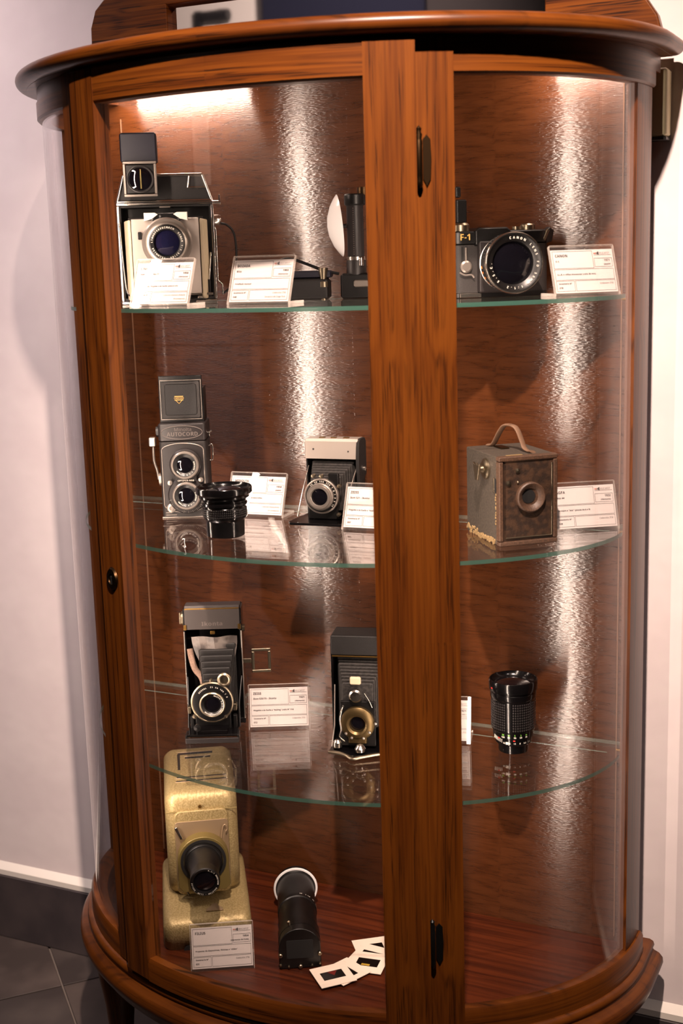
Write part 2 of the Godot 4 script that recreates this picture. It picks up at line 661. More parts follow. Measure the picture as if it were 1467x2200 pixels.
	rough_mat("torn_bellows", c8(58, 52, 50), c8(104, 96, 91), 0.45, 0.09, 0.02, 0.012, 1.4)
	mat("grey_metal", c8(60, 54, 52), 0.45)
	rough_mat("frayed_cloth", c8(96, 74, 62), c8(150, 124, 108), 0.9, 0.02, 0.05, 0.05, 1.2)
	mat("cream_bellows", c8(206, 190, 160), 0.6)
	rough_mat("hammered_gold", c8(156, 137, 92), c8(182, 162, 116), 0.45, 0.06, 0.06, 0.05, 1.3, 0.35)
	mat("gold_ring", c8(122, 106, 60), 0.4, 0.35)
	mat("plate_tan", c8(156, 134, 106), 0.4, 0.4)
	rough_mat("worn_board", c8(44, 32, 25), c8(64, 45, 32), 0.5, 0.09, 0.04, 0.025, 1.4)
	rough_mat("worn_leather", c8(56, 50, 44), c8(76, 68, 58), 0.6, 0.05, 0.05, 0.04, 1.0)
	rough_mat("scuffed_edge", c8(66, 47, 35), c8(88, 64, 48), 0.5, 0.04, 0.03, 0.04, 1.2)
	rough_mat("frayed_edge", c8(120, 98, 62), c8(160, 134, 92), 0.8, 0.02, 0.05, 0.06, 1.2)
	mat("handle_leather", c8(112, 85, 65), 0.7)
	var lens := mat("lens_glass", c8(10, 9, 14), 0.04)
	lens.clearcoat_enabled = true
	lens.clearcoat = 1.0
	lens.clearcoat_roughness = 0.02
	var lb := mat("lens_glass_blue", c8(20, 20, 44), 0.04)
	lb.clearcoat_enabled = true
	lb.clearcoat = 1.0
	lb.clearcoat_roughness = 0.02
	mat("letter_white", c8(226, 220, 208), 0.6)
	mat("letter_gold", c8(206, 168, 92), 0.45)
	mat("letter_orange", c8(226, 122, 24), 0.6)
	mat("letter_green", c8(120, 190, 70), 0.6)
	mat("letter_red", c8(190, 40, 30), 0.6)
	mat("dim_emboss", c8(92, 84, 80), 0.5)
	mat("slide_mount", c8(228, 212, 196), 0.7)
	mat("film", c8(14, 10, 8), 0.15)
	mat("film_red", c8(96, 22, 16), 0.3)
	mat("film_yellow", c8(176, 142, 54), 0.3)
	mat("cream_plastic", c8(206, 194, 158), 0.5)
	var mir := mat("mirror", c8(226, 226, 230), 0.02, 1.0)
	mir.metallic_specular = 0.5
	var led := mat("led_glow", c8(255, 226, 200), 0.5)
	led.emission_enabled = true
	led.emission = c8(255, 226, 200)
	led.emission_energy_multiplier = 1.5
	mat("lamp_body", c8(30, 30, 32), 0.5)

# ------------------------------------------------------------------ scene
func _ready() -> void:
	# camera
	var cam := Camera3D.new()
	cam.name = "camera"
	add_child(cam)
	var b := Basis(Vector3(0.90534651, -0.02946718, -0.42365007), Vector3(-0.05524314, 0.98094138, -0.18628525), Vector3(0.42106518, 0.19205646, 0.886464))
	cam.transform = Transform3D(b.orthonormalized(), Vector3(0.90772, 1.43552, 1.97442))
	cam.keep_aspect = Camera3D.KEEP_HEIGHT
	cam.near = 0.05
	cam.far = 50.0
	var at := CameraAttributesPhysical.new()
	at.frustum_focal_length = 30.17
	at.frustum_focus_distance = 2.12
	at.exposure_aperture = 3.2
	cam.attributes = at
	cam.fov = 43.3754
	cam.current = true
	# environment: the room is closed, its lamps light it
	var env := Environment.new()
	env.background_mode = Environment.BG_COLOR
	env.background_color = Color(0.0, 0.0, 0.0)
	env.ambient_light_source = Environment.AMBIENT_SOURCE_BG
	env.tonemap_mode = Environment.TONE_MAPPER_LINEAR
	env.tonemap_exposure = 1.0
	env.sdfgi_enabled = true
	env.ssao_enabled = true
	env.ssil_enabled = true
	var we := WorldEnvironment.new()
	we.name = "environment"
	we.environment = env
	add_child(we)
	make_materials()
	# lamps
	ceiling_spot(Vector3(0.7, 3.0, 1.5), Vector3(0.26, 1.62, 0.4), 23.0, 16.0, c8(255, 226, 208), "nearest to the display cabinet")
	ceiling_spot(Vector3(-1.5, 3.0, 1.2), Vector3(-1.05, 1.5, -0.06), 28.0, 5.5, c8(255, 234, 234), "over the left part of the wall")
	ceiling_spot(Vector3(1.7, 3.0, 1.1), Vector3(0.95, 0.9, -0.06), 20.0, 1.3, c8(255, 232, 226), "over the right part of the wall")
	ceiling_spot(Vector3(-1.6, 3.0, 3.2), Vector3(-2.4, 2.5, 4.9), 46.0, 6.0, c8(255, 226, 214), "turned to the far wall of the room")
	led_strip(123.6, 0.52, "left")
	led_strip(54.0, 0.42, "right")
	led_bar(-0.33, 0.25, "left")
	led_bar(0.385, 0.12, "right")
	room()
	cabinet()
	shelves()
	folding_field_camera()
	flash_gun()
	light_meter()
	slr_camera()
	twin_lens_camera()
	wide_lens()
	small_folding_camera()
	box_camera()
	tall_folding_camera()
	plate_camera()
	zoom_lens()
	projector()
	slide_copier()
	slides()
	cards()

func ceiling_spot(p: Vector3, aim: Vector3, angle: float, energy: float, c: Color, which: String) -> void:
	var o := thing("ceiling_spotlight", "black ceiling spotlight on a short stem, " + which, "spotlight", p + Vector3(0, 0.18, 0), 0.0, "ceiling spotlights")
	var stem := MB.new()
	stem.lathe(T(), P([0.0, -0.14, 0.012, -0.14, 0.012, -0.02, 0.05, -0.02, 0.05, 0.0, 0.0, 0.0]), 20)
	part("stem", stem, mats["lamp_body"], o)
	var dir := (aim - p).normalized()
	var ax := Basis(Quaternion(Vector3.UP, dir))
	var can := MB.new()
	can.lathe(Transform3D(ax, Vector3(0, -0.18, 0) - dir * 0.05), P([0.0, -0.06, 0.036, -0.06, 0.04, 0.05, 0.036, 0.05, 0.034, 0.02, 0.0, 0.02]), 28)
	part("lamp_housing", can, mats["lamp_body"], o)
	var face := MB.new()
	face.lathe(Transform3D(ax, Vector3(0, -0.18, 0) - dir * 0.05), P([0.0, 0.024, 0.03, 0.024, 0.03, 0.028, 0.0, 0.028]), 24)
	part("lamp_glass", face, mats["led_glow"], o)
	var l := SpotLight3D.new()
	l.name = "spot_light"
	l.light_color = c
	l.light_energy = energy
	l.light_size = 0.03
	l.spot_range = 9.0
	l.spot_attenuation = 2.0
	l.spot_angle = angle
	l.spot_angle_attenuation = 1.0
	l.shadow_enabled = true
	add_child(l, true)
	l.position = p + dir * 0.02
	l.basis = Basis.looking_at(dir, Vector3(0, 0, 1) if absf(dir.y) > 0.9 else Vector3.UP)

func led_strip(deg: float, low: float, which: String) -> void:
	var inward := -MB.out(deg)
	var long := 1.69 - low
	var p := MB.ell(deg, 0.0045, (1.69 + low) / 2.0)
	var o := thing("led_light_strip", "slim white light strip behind the %s upright of the cabinet" % which, "light strip", p, 0.0, "light strips behind the uprights")
	o.basis = Basis.looking_at(inward, Vector3.UP)
	part("strip_body", one_box(T(0, 0, 0.001), Vector3(0.012, long, 0.004), 0.0005), mats["white_paint"], o)
	part("strip_glow", one_box(T(0, 0, -0.0015), Vector3(0.009, long - 0.01, 0.001), 0.0), mats["led_glow"], o)
	var l := AreaLight3D.new()
	l.name = "strip_light"
	l.area_size = Vector2(0.009, long - 0.01)
	l.light_color = c8(255, 228, 208)
	l.light_energy = LED * long
	l.area_range = 6.0
	l.area_attenuation = 2.0
	l.shadow_enabled = true
	add_child(l, true)
	l.transform = o.transform * T(0, 0, -0.003)

const LED := 0.31

func led_bar(x: float, w: float, which: String) -> void:
	var o := thing("led_light_bar", "short white light bar under the cabinet's ceiling, on the %s" % which, "light bar", Vector3(x, 1.7285, 0.06), 0.0, "light bars under the cabinet's ceiling")
	o.basis = Basis.looking_at(Vector3(0, -1, -0.45).normalized(), Vector3(0, 0, 1))
	part("bar_body", one_box(T(0, 0, 0.001), Vector3(w, 0.012, 0.004), 0.0005), mats["white_paint"], o)
	part("bar_glow", one_box(T(0, 0, -0.0015), Vector3(w - 0.01, 0.009, 0.001), 0.0), mats["led_glow"], o)
	var l := AreaLight3D.new()
	l.name = "bar_light"
	l.area_size = Vector2(w - 0.01, 0.009)
	l.light_color = c8(255, 228, 208)
	l.light_energy = 0.7 * w
	l.area_range = 4.0
	l.area_attenuation = 2.0
	l.shadow_enabled = true
	add_child(l, true)
	l.transform = o.transform * T(0, 0, -0.003)

# ------------------------------------------------------------------ the room
func room() -> void:
	struct("wall_back", one_box(T(-1.17, 1.6, WALL - 0.08), Vector3(4.46, 3.6, 0.16), 0.0), mats["plaster"], "pale plaster wall behind the display cabinet", "wall")
	struct("wall_right", one_box(T(3.3, 1.6, 2.5), Vector3(0.16, 3.6, 5.6), 0.0), mats["room_wall"], "plain wall on the right side of the room", "wall")
	struct("wall_left", one_box(T(-3.48, 1.6, 2.5), Vector3(0.16, 3.6, 5.6), 0.0), mats["room_wall"], "plain wall on the left side of the room", "wall")
	struct("wall_front", one_box(T(0, 1.6, 5.0), Vector3(7.0, 3.6, 0.16), 0.0), mats["room_wall"], "plain far wall reflected in the cabinet's mirror", "wall")
	struct("ceiling", one_box(T(0, 3.28, 2.45), Vector3(7.2, 0.16, 5.4), 0.0), mats["ceiling_paint"], "plain ceiling over the room", "ceiling")
	var fl := struct("floor", one_box(T(0, -0.08, 2.45), Vector3(7.2, 0.15, 5.6), 0.0), mats["grout"], "dark stone tile floor with pale joints", "floor")
	# square tiles laid at a slant to the wall, cut along it
	var tw := 0.6
	var turn := Transform2D(deg_to_rad(43.0), Vector2(-0.66, 0.067))
	var room_edge := PackedVector2Array([Vector2(-3.38, WALL + 0.002), Vector2(3.2, WALL + 0.002), Vector2(3.2, 4.9), Vector2(-3.38, 4.9)])
	var flat := Transform3D(Basis(Vector3(1, 0, 0), Vector3(0, 0, 1), Vector3(0, -1, 0)), Vector3.ZERO)
	for i in range(-8, 13):
		for j in range(-9, 12):
			var q := PackedVector2Array()
			for k in [[0, 0], [1, 0], [1, 1], [0, 1]]:
				q.append(turn * Vector2((i + k[0]) * tw + (0.002 if k[0] == 0 else -0.002), (j + k[1]) * tw + (0.002 if k[1] == 0 else -0.002)))
			for cut in Geometry2D.intersect_polygons(q, room_edge):
				var m := MB.new()
				m.prism(flat, Array(cut), 0.0, 0.011, 0.001)
				var o := MeshInstance3D.new()
				o.name = "tile"
				o.mesh = m.done()
				o.material_override = mats["floor_tile_stone" if (i * 5 + j * 3) % 4 else "floor_tile_stone_dark"]
				fl.add_child(o, true)
	# the closed door to the right of the cabinet, seen only in the cabinet's glass
	var dr := struct("door_1", one_box(T(2.13, 1.6, WALL - 0.1), Vector3(2.14, 3.6, 0.12), 0.0), mats["dark_door"], "dark doorway panel at the right end of the pale wall", "door")
	part("door_handle", one_lathe(T(1.2, 1.0, WALL - 0.04, 90), [0.0, 0.0, 0.012, 0.0, 0.012, 0.03, 0.028, 0.04, 0.028, 0.06, 0.0, 0.066], 20), mats["brass"], dr)
	# slate skirting under a white moulding
	struct("baseboard_back", one_box(T(-1.17, 0.073, WALL + 0.008), Vector3(4.46, 0.146, 0.016), 0.002), mats["slate"], "dark slate skirting along the foot of the pale wall", "skirting")
	var tm := MB.new()
	tm.prism(Transform3D(Basis(Vector3(0, 0, -1), Vector3(0, 1, 0), Vector3(1, 0, 0)), Vector3(0, 0, 0)), P([-WALL, 0.1475, -WALL - 0.013, 0.1475, -WALL - 0.013, 0.159, -WALL - 0.006, 0.166, -WALL, 0.172]), -3.4, 1.06, 0.0)
	struct("trim_1", tm, mats["white_paint"], "white moulding on top of the dark slate skirting", "moulding")
	# the far wall in the mirror: a navy hanging and a small black camera lamp
	var nv := part("wall_hanging", one_box(T(-2.245, 2.5, 4.9), Vector3(0.99, 1.3, 0.03), 0.004), mats["navy_cloth"])
	tag(nv, "dark navy wall hanging seen in the mirror on top of the cabinet", "hanging")
	var pn := part("wall_panel", one_box(T(-3.09, 2.5, 4.9), Vector3(0.6, 1.3, 0.03), 0.004), mats["white_paint"])
	tag(pn, "white wall panel seen at the left end of the cabinet's mirror", "panel")
	var cl := thing("clamp_lamp", "small black lamp on the white panel seen in the cabinet's mirror", "lamp", Vector3(-3.04, 2.83, 4.87))
	part("lamp_body", one_box(T(0, 0, -0.03), Vector3(0.13, 0.06, 0.06), 0.01), mats["lamp_body"], cl)
	part("lamp_body", one_lathe(T(0.11, 0.0, -0.035, 0, 0, 90), [0.0, 0.0, 0.032, 0.0, 0.036, 0.06, 0.0, 0.06], 20), mats["lamp_body"], cl)
	part("bracket", one_box(T(-0.1, -0.01, -0.02), Vector3(0.05, 0.1, 0.025), 0.004), mats["lamp_body"], cl)
	# the cream box on the wall just beyond the cabinet's right end
	var bx := thing("wall_box", "cream plastic box on the wall beyond the cabinet's right end", "box", Vector3(0.478, 1.651, WALL))
	part("cover", one_box(T(0, 0, 0.016), Vector3(0.062, 0.098, 0.032), 0.004), mats["cream_plastic"], bx)
	part("bottom_cap", one_box(T(0, -0.0515, 0.015), Vector3(0.06, 0.005, 0.03), 0.001), mats["dark_grey"], bx)

# ------------------------------------------------------------------ the cabinet
func cabinet() -> void:
	var ou: StandardMaterial3D = mats["oak_upright"]
	var ol: StandardMaterial3D = mats["oak_level"]
	var c := thing("display_cabinet", "bow-fronted oak display cabinet with curved glass, full of old cameras", "cabinet", Vector3.ZERO)
	# the back panel has its own uv so that the sheen follows the fibres
	part("back_panel", one_box(T(0, 1.012, -0.009), Vector3(0.97, 1.444, 0.018), 0.0), mats["varnished_panel"], c)
	# thin pale beads where the panel meets the sides
	for x in [-0.437, 0.452]:
		part("panel_bead", one_box(T(x, 1.0, 0.0012), Vector3(0.0026, 1.38, 0.0024), 0.0008), mats["worn_bead"], c)
	var half := []
	for k in 41:
		var p := MB.ell(180.0 - 4.5 * k, 0.012, 0)
		half.append(Vector2(p.x, -p.z))
	half.append(Vector2(EA + 0.012, -0.001))
	half.append(Vector2(-EA - 0.012, -0.001))
	var up := Transform3D(Basis(Vector3(1, 0, 0), Vector3(0, 0, -1), Vector3(0, 1, 0)), Vector3.ZERO)
	var m := MB.new()
	m.prism(up, half, S4 - 0.022, S4, 0.001)
	part("bottom_board", m, mats["floor_board"], c)
	# cornice: a board with a rounded nose
	var big := []
	for k in 41:
		var p := MB.ell(180.0 - 4.5 * k, 0.045, 0)
		big.append(Vector2(p.x, -p.z))
	big.append(Vector2(EA + 0.045, 0.03))
	big.append(Vector2(-EA - 0.045, 0.03))
	m = MB.new()
	m.prism(up, big, 1.7345, 1.7405, 0.0)
	m.bow(P([-0.03, 1.7136, 0.046, 1.7136, 0.046, 1.7345, -0.03, 1.7345]), -7.0, 187.0, 60)
	var nose := []
	for k in 13:
		var a := -PI / 2 + PI * k / 12
		nose.append(Vector2(0.049 + cos(a) * 0.0145, 1.7265 + sin(a) * 0.0125))
	nose.append(Vector2(0.02, 1.739))
	nose.append(Vector2(0.02, 1.714))
	m.bow(nose, -7.0, 187.0, 60)
	part("cornice", m, ol, c)
	m = MB.new()
	m.bow(P([0.0, 1.69, 0.031, 1.69, 0.031, 1.7134, 0.0, 1.7134]), -6.0, 186.0, 48)
	part("frieze", m, ol, c)
	# fixed uprights
	for u in [[119.7, 125.2, "stile"], [51.8, 57.8, "stile"], [0.0, 8.0, "end_post"], [172.0, 180.0, "end_post"]]:
		m = MB.new()
		var a0: float = u[0]
		var a1: float = u[1]
		if u[2] == "end_post":
			if a0 < 1.0:
				a0 = -2.0
			else:
				a1 = 182.0
		if u[2] == "end_post":
			m.bow(P([0.014, 0.342, 0.0265, 0.342, 0.028, 0.344, 0.028, 1.667, 0.014, 1.667]), a0, a1, 8)
		else:
			m.bow(P([0.012, 0.305, 0.0345, 0.305, 0.036, 0.3065, 0.036, 1.7125, 0.0345, 1.714, 0.012, 1.714]), a0, a1, 8)
		part(u[2], m, ou, c)
	# rails of the two fixed lights and their curved panes
	for s in [[-2.0, 51.8], [125.2, 182.0]]:
		m = MB.new()
		m.bow(P([0.012, 1.666, 0.030, 1.666, 0.033, 1.669, 0.033, 1.693, 0.012, 1.693]), s[0], s[1], 20)
		part("top_rail", m, ol, c)
		m = MB.new()
		m.bow(P([0.006, 0.304, 0.035, 0.304, 0.035, 0.336, 0.031, 0.343, 0.018, 0.343, 0.006, 0.335]), s[0], s[1], 20)
		part("bottom_rail", m, ol, c)
		m = MB.new()
		m.bow(P([0.0225, 0.339, 0.0255, 0.339, 0.0255, 1.672, 0.0225, 1.672]), maxf(s[0], 7.0), minf(s[1], 173.0), 48, 30.0)
		part("curved_pane", m, mats["clear_glass"], c)
	# the door
	var d := Node3D.new()
	d.name = "door"
	c.add_child(d, true)
	for s in [[112.95, 119.5], [58.05, 65.8]]:
		m = MB.new()
		m.bow(P([0.022, 0.308, 0.0455, 0.308, 0.048, 0.3105, 0.048, 1.708, 0.0455, 1.7105, 0.022, 1.7105]), s[0], s[1], 8, 30.0)
		part("door_stile", m, ou, d)
	m = MB.new()
	m.bow(P([0.022, 1.662, 0.044, 1.662, 0.047, 1.665, 0.047, 1.708, 0.0445, 1.7105, 0.022, 1.7105]), 65.8, 112.95, 30, 30.0)
	part("door_rail", m, ol, d)
	m = MB.new()
	m.bow(P([0.022, 0.308, 0.047, 0.308, 0.047, 0.338, 0.043, 0.346, 0.03, 0.346, 0.022, 0.338]), 65.8, 112.95, 30, 30.0)
	part("door_rail", m, ol, d)
	m = MB.new()
	m.bow(P([0.029, 0.342, 0.032, 0.342, 0.032, 1.667, 0.029, 1.667]), 65.8, 112.95, 60, 30.0)
	part("door_pane", m, mats["clear_glass"], d)
	# lock plate, an oval of dull bronze with a keyhole
	var lp := MB.ell(115.9, 0.0485, 0.970)
	var lb := Basis.looking_at(-MB.out(115.9), Vector3.UP)
	m = MB.new()
	m.lathe(Transform3D(lb * Basis.from_scale(Vector3(1.0, 1.35, 1.0)), lp) * T(0, 0, 0, 90), P([0.0, 0.0022, 0.0055, 0.0022, 0.0065, 0.0036, 0.0115, 0.003, 0.0135, 0.0, 0.0, -0.001]), 32)
	part("lock_plate", m, mats["bronze"], d)
	m = MB.new()
	var fr := Transform3D(lb, lp)
	m.lathe(fr * T(0, 0.003, 0.0025, 90), P([0.0, 0.0, 0.0022, 0.0, 0.0022, 0.0006, 0.0, 0.0006]), 14)
	m.box(fr * T(0, -0.003, 0.0028), Vector3(0.0022, 0.01, 0.0006), 0.0)
	part("keyhole", m, mats["black_matte"], d)
	# hinges between the door and the fixed upright on the right
	for h in [[1.561, "bronze"], [0.456, "black_metal"]]:
		m = MB.new()
		var hp := MB.ell(57.6, 0.044, h[0])
		var fb := Basis.looking_at(-MB.out(56.0), Vector3.UP)
		m.lathe(Transform3D(Basis(), hp), P([0.0, -0.038, 0.0024, -0.036, 0.0044, -0.029, 0.0034, -0.024, 0.0042, -0.022, 0.0042, 0.022, 0.0034, 0.024, 0.0044, 0.029, 0.0028, 0.033, 0.0036, 0.037, 0.0, 0.041]), 18)
		m.prism(Transform3D(fb, MB.ell(56.5, 0.0365, h[0])), P([-0.003, -0.026, 0.002, -0.036, 0.007, -0.026, 0.0082, 0.0, 0.007, 0.024, 0.002, 0.03, -0.003, 0.024]), -0.001, 0.0018, 0.0006)
		part("hinge", m, mats[h[1]], d)
	# the plinth with its two mouldings
	m = MB.new()
	m.bow(P([0.0, 0.304, 0.036, 0.304, 0.042, 0.301, 0.044, 0.295, 0.041, 0.289, 0.043, 0.286, 0.052, 0.282, 0.058, 0.275, 0.059, 0.266, 0.056, 0.256, 0.047, 0.249, 0.042, 0.235, 0.0, 0.235]), -7.0, 187.0, 60, 50.0)
	part("plinth", m, ol, c)
	# legs
	for lg in [[-0.36, 0.28], [0.36, 0.28], [-0.44, 0.03], [0.44, 0.03]]:
		m = MB.new()
		var prof := P([0.0, 0.0, 0.026, 0.0, 0.03, 0.012, 0.022, 0.03, 0.019, 0.08, 0.026, 0.16, 0.034, 0.215, 0.036, 0.238, 0.0, 0.238])
		m.lathe(T(lg[0], 0, lg[1]), prof, 24)
		part("leg", m, mats["oak_upright"], c)
	# the mirror gallery on top: two shouldered boards joined by a head, a mirror between them
	m = MB.new()
	var left := P([-0.31, 1.741, -0.31, 1.862, 0.34, 1.862, 0.34, 1.741, 0.512, 1.741, 0.505, 1.765, 0.488, 1.79, 0.478, 1.82, 0.472, 1.86, 0.455, 1.884, 0.43, 1.893, 0.3, 1.9, 0.15, 1.925, 0.015, 1.935, -0.12, 1.925, -0.27, 1.9, -0.4, 1.893, -0.435, 1.885, -0.455, 1.868, -0.466, 1.84, -0.469, 1.741])
	m.prism(T(0, 0, 0), left, 0.012, 0.034, 0.003)
	part("gallery_frame", m, ol, c)
	part("mirror", one_box(T(0.015, 1.80, 0.015), Vector3(0.66, 0.13, 0.004), 0.0), mats["mirror"], c)
	part("gallery_back", one_box(T(0.015, 1.81, 0.004), Vector3(0.86, 0.135, 0.014), 0.001), mats["oak_level"], c)

func shelves() -> void:
	var up := Transform3D(Basis(Vector3(1, 0, 0), Vector3(0, 0, -1), Vector3(0, 1, 0)), Vector3.ZERO)
	var n := 0
	for y in [S1, S2, S3]:
		var o := thing("glass_shelf", ["top glass shelf, holding the field camera and the single-lens reflex", "middle glass shelf, holding the twin-lens camera and the box camera", "lowest glass shelf, holding the tall folding camera and the zoom lens"][n], "shelf", Vector3(0, y, 0), 0.0, "curved glass shelves of the cabinet")
		n += 1
		var top := MB.new()
		var edge := MB.new()
		var back := MB.new()
		var pts := []
		for k in 61:
			var p := MB.ell(178.0 - k * (176.0 / 60.0), 0.0, 0)
			pts.append(p)
		var outline := pts.duplicate()
		outline.append(Vector3(pts[60].x, 0, 0.0035))
		outline.append(Vector3(pts[0].x, 0, 0.0035))
		var pl := PackedVector2Array()
		for p in outline:
			pl.append(Vector2(p.x, p.z))
		var tr := Geometry2D.triangulate_polygon(pl)
		for i in range(0, tr.size(), 3):
			var q := [outline[tr[i]], outline[tr[i + 1]], outline[tr[i + 2]]]
			top.tri(q[0], q[1], q[2], Vector3.UP, Vector3.UP, Vector3.UP)
			var dn := Vector3(0, -0.006, 0)
			top.tri(q[0] + dn, q[1] + dn, q[2] + dn, Vector3.DOWN, Vector3.DOWN, Vector3.DOWN)
		for i in outline.size():
			var a: Vector3 = outline[i]
			var b: Vector3 = outline[(i + 1) % outline.size()]
			var nn := (b - a).cross(Vector3.UP).normalized()
			if nn.dot((a + b) * 0.5 - Vector3(0, 0, 0.1)) < 0:
				nn = -nn
			(edge if i < 60 else back).flat_quad(a, b, b + Vector3(0, -0.006, 0), a + Vector3(0, -0.006, 0), nn)
		part("sheet", top, mats["shelf_glass"], o)
		part("polished_edge", edge, mats["glass_edge"], o, "greenish polished rim")
		part("back_edge", back, mats["glass_groove"], o)
		part("plate_groove", one_box(T(0, 0.0001, 0.056), Vector3(0.9, 0.0006, 0.0022), 0.0), mats["glass_groove"], o)
		# small pegs at the ends
		for s in [[-0.468, 0.02], [0.468, 0.02]]:
			part("peg", one_lathe(T(s[0], -0.0085, s[1], 0, 0, 90), [0.0, -0.012, 0.0025, -0.012, 0.0025, 0.012, 0.0, 0.012], 12), mats["brass"], o)

# ------------------------------------------------------------------ things on the top shelf
func lens_front(o: Node, t: Transform3D, r: float, blue := false) -> void:
	var m := MB.new()
	m.lathe(t, P([r, 0.0, r * 0.98, 0.0, r * 0.7, r * 0.13, r * 0.35, r * 0.19, 0.0, r * 0.21]), 32, 60)
	part("lens_glass", m, mats["lens_glass_blue" if blue else "lens_glass"], o)

func folding_field_camera() -> void:
	var o := thing("folding_field_camera", "chrome-edged field camera with silver lens board, finder and black hood, top shelf left", "camera", Vector3(-0.255, S1, 0.157), 31.0)
	var blk: Material = mats["leather"]
	var m := MB.new()
	# open box body: back and four walls
	m.box(T(0, 0.079, -0.047), Vector3(0.150, 0.158, 0.006), 0.002)
	m.box(T(-0.073, 0.079, -0.022), Vector3(0.005, 0.158, 0.05), 0.001)
	m.box(T(0.073, 0.079, -0.022), Vector3(0.005, 0.158, 0.05), 0.001)
	m.box(T(0, 0.156, -0.022), Vector3(0.150, 0.005, 0.05), 0.001)
	m.box(T(0, 0.006, -0.022), Vector3(0.150, 0.008, 0.05), 0.001)
	part("body", m, blk, o)
	m = MB.new()
	frame(m, T(0, 0.081, 0.004), 0.156, 0.162, 0.0052, 0.005, 0.0015)
	part("front_frame", m, mats["chrome"], o)
	# the sloping top housing with chrome edges
	m = MB.new()
	m.prism(T(0, 0, 0), P([-0.076, 0.162, 0.076, 0.162, 0.062, 0.204, -0.064, 0.204]), -0.045, -0.002, 0.002)
	part("top_housing", m, blk, o)
	m = MB.new()
	for e in [[-0.076, 0.162, -0.064, 0.204], [0.076, 0.162, 0.062, 0.204], [-0.064, 0.204, 0.062, 0.204], [-0.076, 0.163, 0.076, 0.163]]:
		m.tube([Vector3(e[0], e[1], 0.0), Vector3(e[2], e[3], 0.0)], 0.0026, 8)
	for e in [[0.038, 0.184, 0.067, 0.184], [0.038, 0.184, 0.041, 0.202], [0.041, 0.202, 0.061, 0.202], [0.067, 0.184, 0.061, 0.202]]:
		m.tube([Vector3(e[0], e[1], -0.001), Vector3(e[2], e[3], -0.001)], 0.0018, 6)
	part("chrome_edge", m, mats["chrome"], o)
	part("lever", one_box(T(0.0, 0.1535, 0.008), Vector3(0.018, 0.003, 0.005), 0.001), mats["satin_silver"], o)
	# finder at the left, on the housing, with its hood above
	m = MB.new()
	m.box(T(-0.036, 0.197, 0.0), Vector3(0.046, 0.046, 0.05), 0.002)
	part("finder", m, mats["black_metal"], o)
	var fnd: Node = o.get_child(o.get_child_count() - 1)
	m = MB.new()
	frame(m, T(-0.036, 0.197, 0.026), 0.053, 0.055, 0.0042, 0.006, 0.001)
	part("finder_rim", m, mats["satin_silver"], fnd)
	m = MB.new()
	m.lathe(Z(-0.036, 0.197, 0.0245), P([0.0215, 0.0, 0.0215, 0.003, 0.02, 0.0035, 0.019, 0.002]), 32)
	part("finder_ring", m, mats["dark_grey"], fnd)
	lens_front(fnd, Z(-0.036, 0.197, 0.0245), 0.0195)
	part("finder_bar", one_box(T(-0.035, 0.197, 0.0298), Vector3(0.002, 0.03, 0.0006), 0.0), mats["gold_ring"], fnd)
	m = MB.new()
	m.box(T(-0.037, 0.2465, -0.006), Vector3(0.058, 0.046, 0.046), 0.003)
	part("finder_hood", m, mats["blue_black"], o)
	m = MB.new()
	m.box(T(-0.037, 0.2235, -0.004), Vector3(0.04, 0.003, 0.04), 0.0005)
	part("finder_mask", m, mats["satin_silver"], o)
	# bellows: stepped cream folds at both sides, black above
	m = MB.new()
	for k in 5:
		var w := 0.127 - 0.0035 * k
		var z := 0.008 + 0.0095 * k
		for s in [-1, 1]:
			m.box(T(s * w / 2, 0.07, z), Vector3(0.006, 0.126, 0.0075), 0.0018)
	part("bellows_side", m, mats["cream_bellows"], o)
	m = MB.new()
	for k in 5:
		m.box(T(0, 0.136 - 0.001 * k, 0.008 + 0.0095 * k), Vector3(0.12 - 0.003 * k, 0.004, 0.0075), 0.0012)
	part("bellows_top", m, mats["bellows_cloth"], o)
	# lens standard
	m = MB.new()
	m.box(T(0.0, 0.075, 0.056), Vector3(0.106, 0.118, 0.005), 0.001)
	part("lens_board", m, mats["silver_cover"], o)
	m = MB.new()
	m.prism(T(0.002, 0.139, 0.06), P([-0.033, -0.008, 0.033, -0.008, 0.024, 0.003, -0.024, 0.003]), -0.004, 0.004, 0.001)
	part("standard_clip", m, mats["black_metal"], o)
	m = MB.new()
	m.prism(T(0.002, 0.139, 0.0625), P([-0.034, -0.009, -0.022, -0.006, -0.012, 0.001, -0.017, 0.004, -0.034, 0.004]), -0.004, 0.004, 0.001)
	m.prism(T(0.002, 0.139, 0.0625), P([0.034, -0.009, 0.022, -0.006, 0.012, 0.001, 0.017, 0.004, 0.034, 0.004]), -0.004, 0.004, 0.001)
	part("standard_clip", m, mats["white_paint"], o)
	var lc := Vector3(0.002, 0.096, 0.0585)
	m = MB.new()
	m.lathe(Z(lc.x, lc.y, lc.z), P([0.0395, 0.0, 0.0395, 0.006, 0.037, 0.008, 0.033, 0.008, 0.031, 0.013, 0.0285, 0.014, 0.0275, 0.012]), 48)
	part("shutter_ring", m, mats["satin_silver"], o)
	m = MB.new()
	m.lathe(Z(lc.x, lc.y, lc.z), P([0.0282, 0.008, 0.0282, 0.0155, 0.0262, 0.0165, 0.0205, 0.0145, 0.0195, 0.01]), 48)
	part("lens_ring", m, mats["black_metal"], o)
	lens_front(o, Z(lc.x, lc.y, lc.z + 0.0105), 0.02, true)
	m = MB.new()
	m.ring_text(T(lc.x, lc.y, lc.z + 0.0164), "KREUZNACH  XENAR 1:3,5/105  TECHNIKA  LINHOF", 0.0237, 0.0028, 128, 8.2)
	part("lettering", m, mats["letter_white"], o)
	m = MB.new()
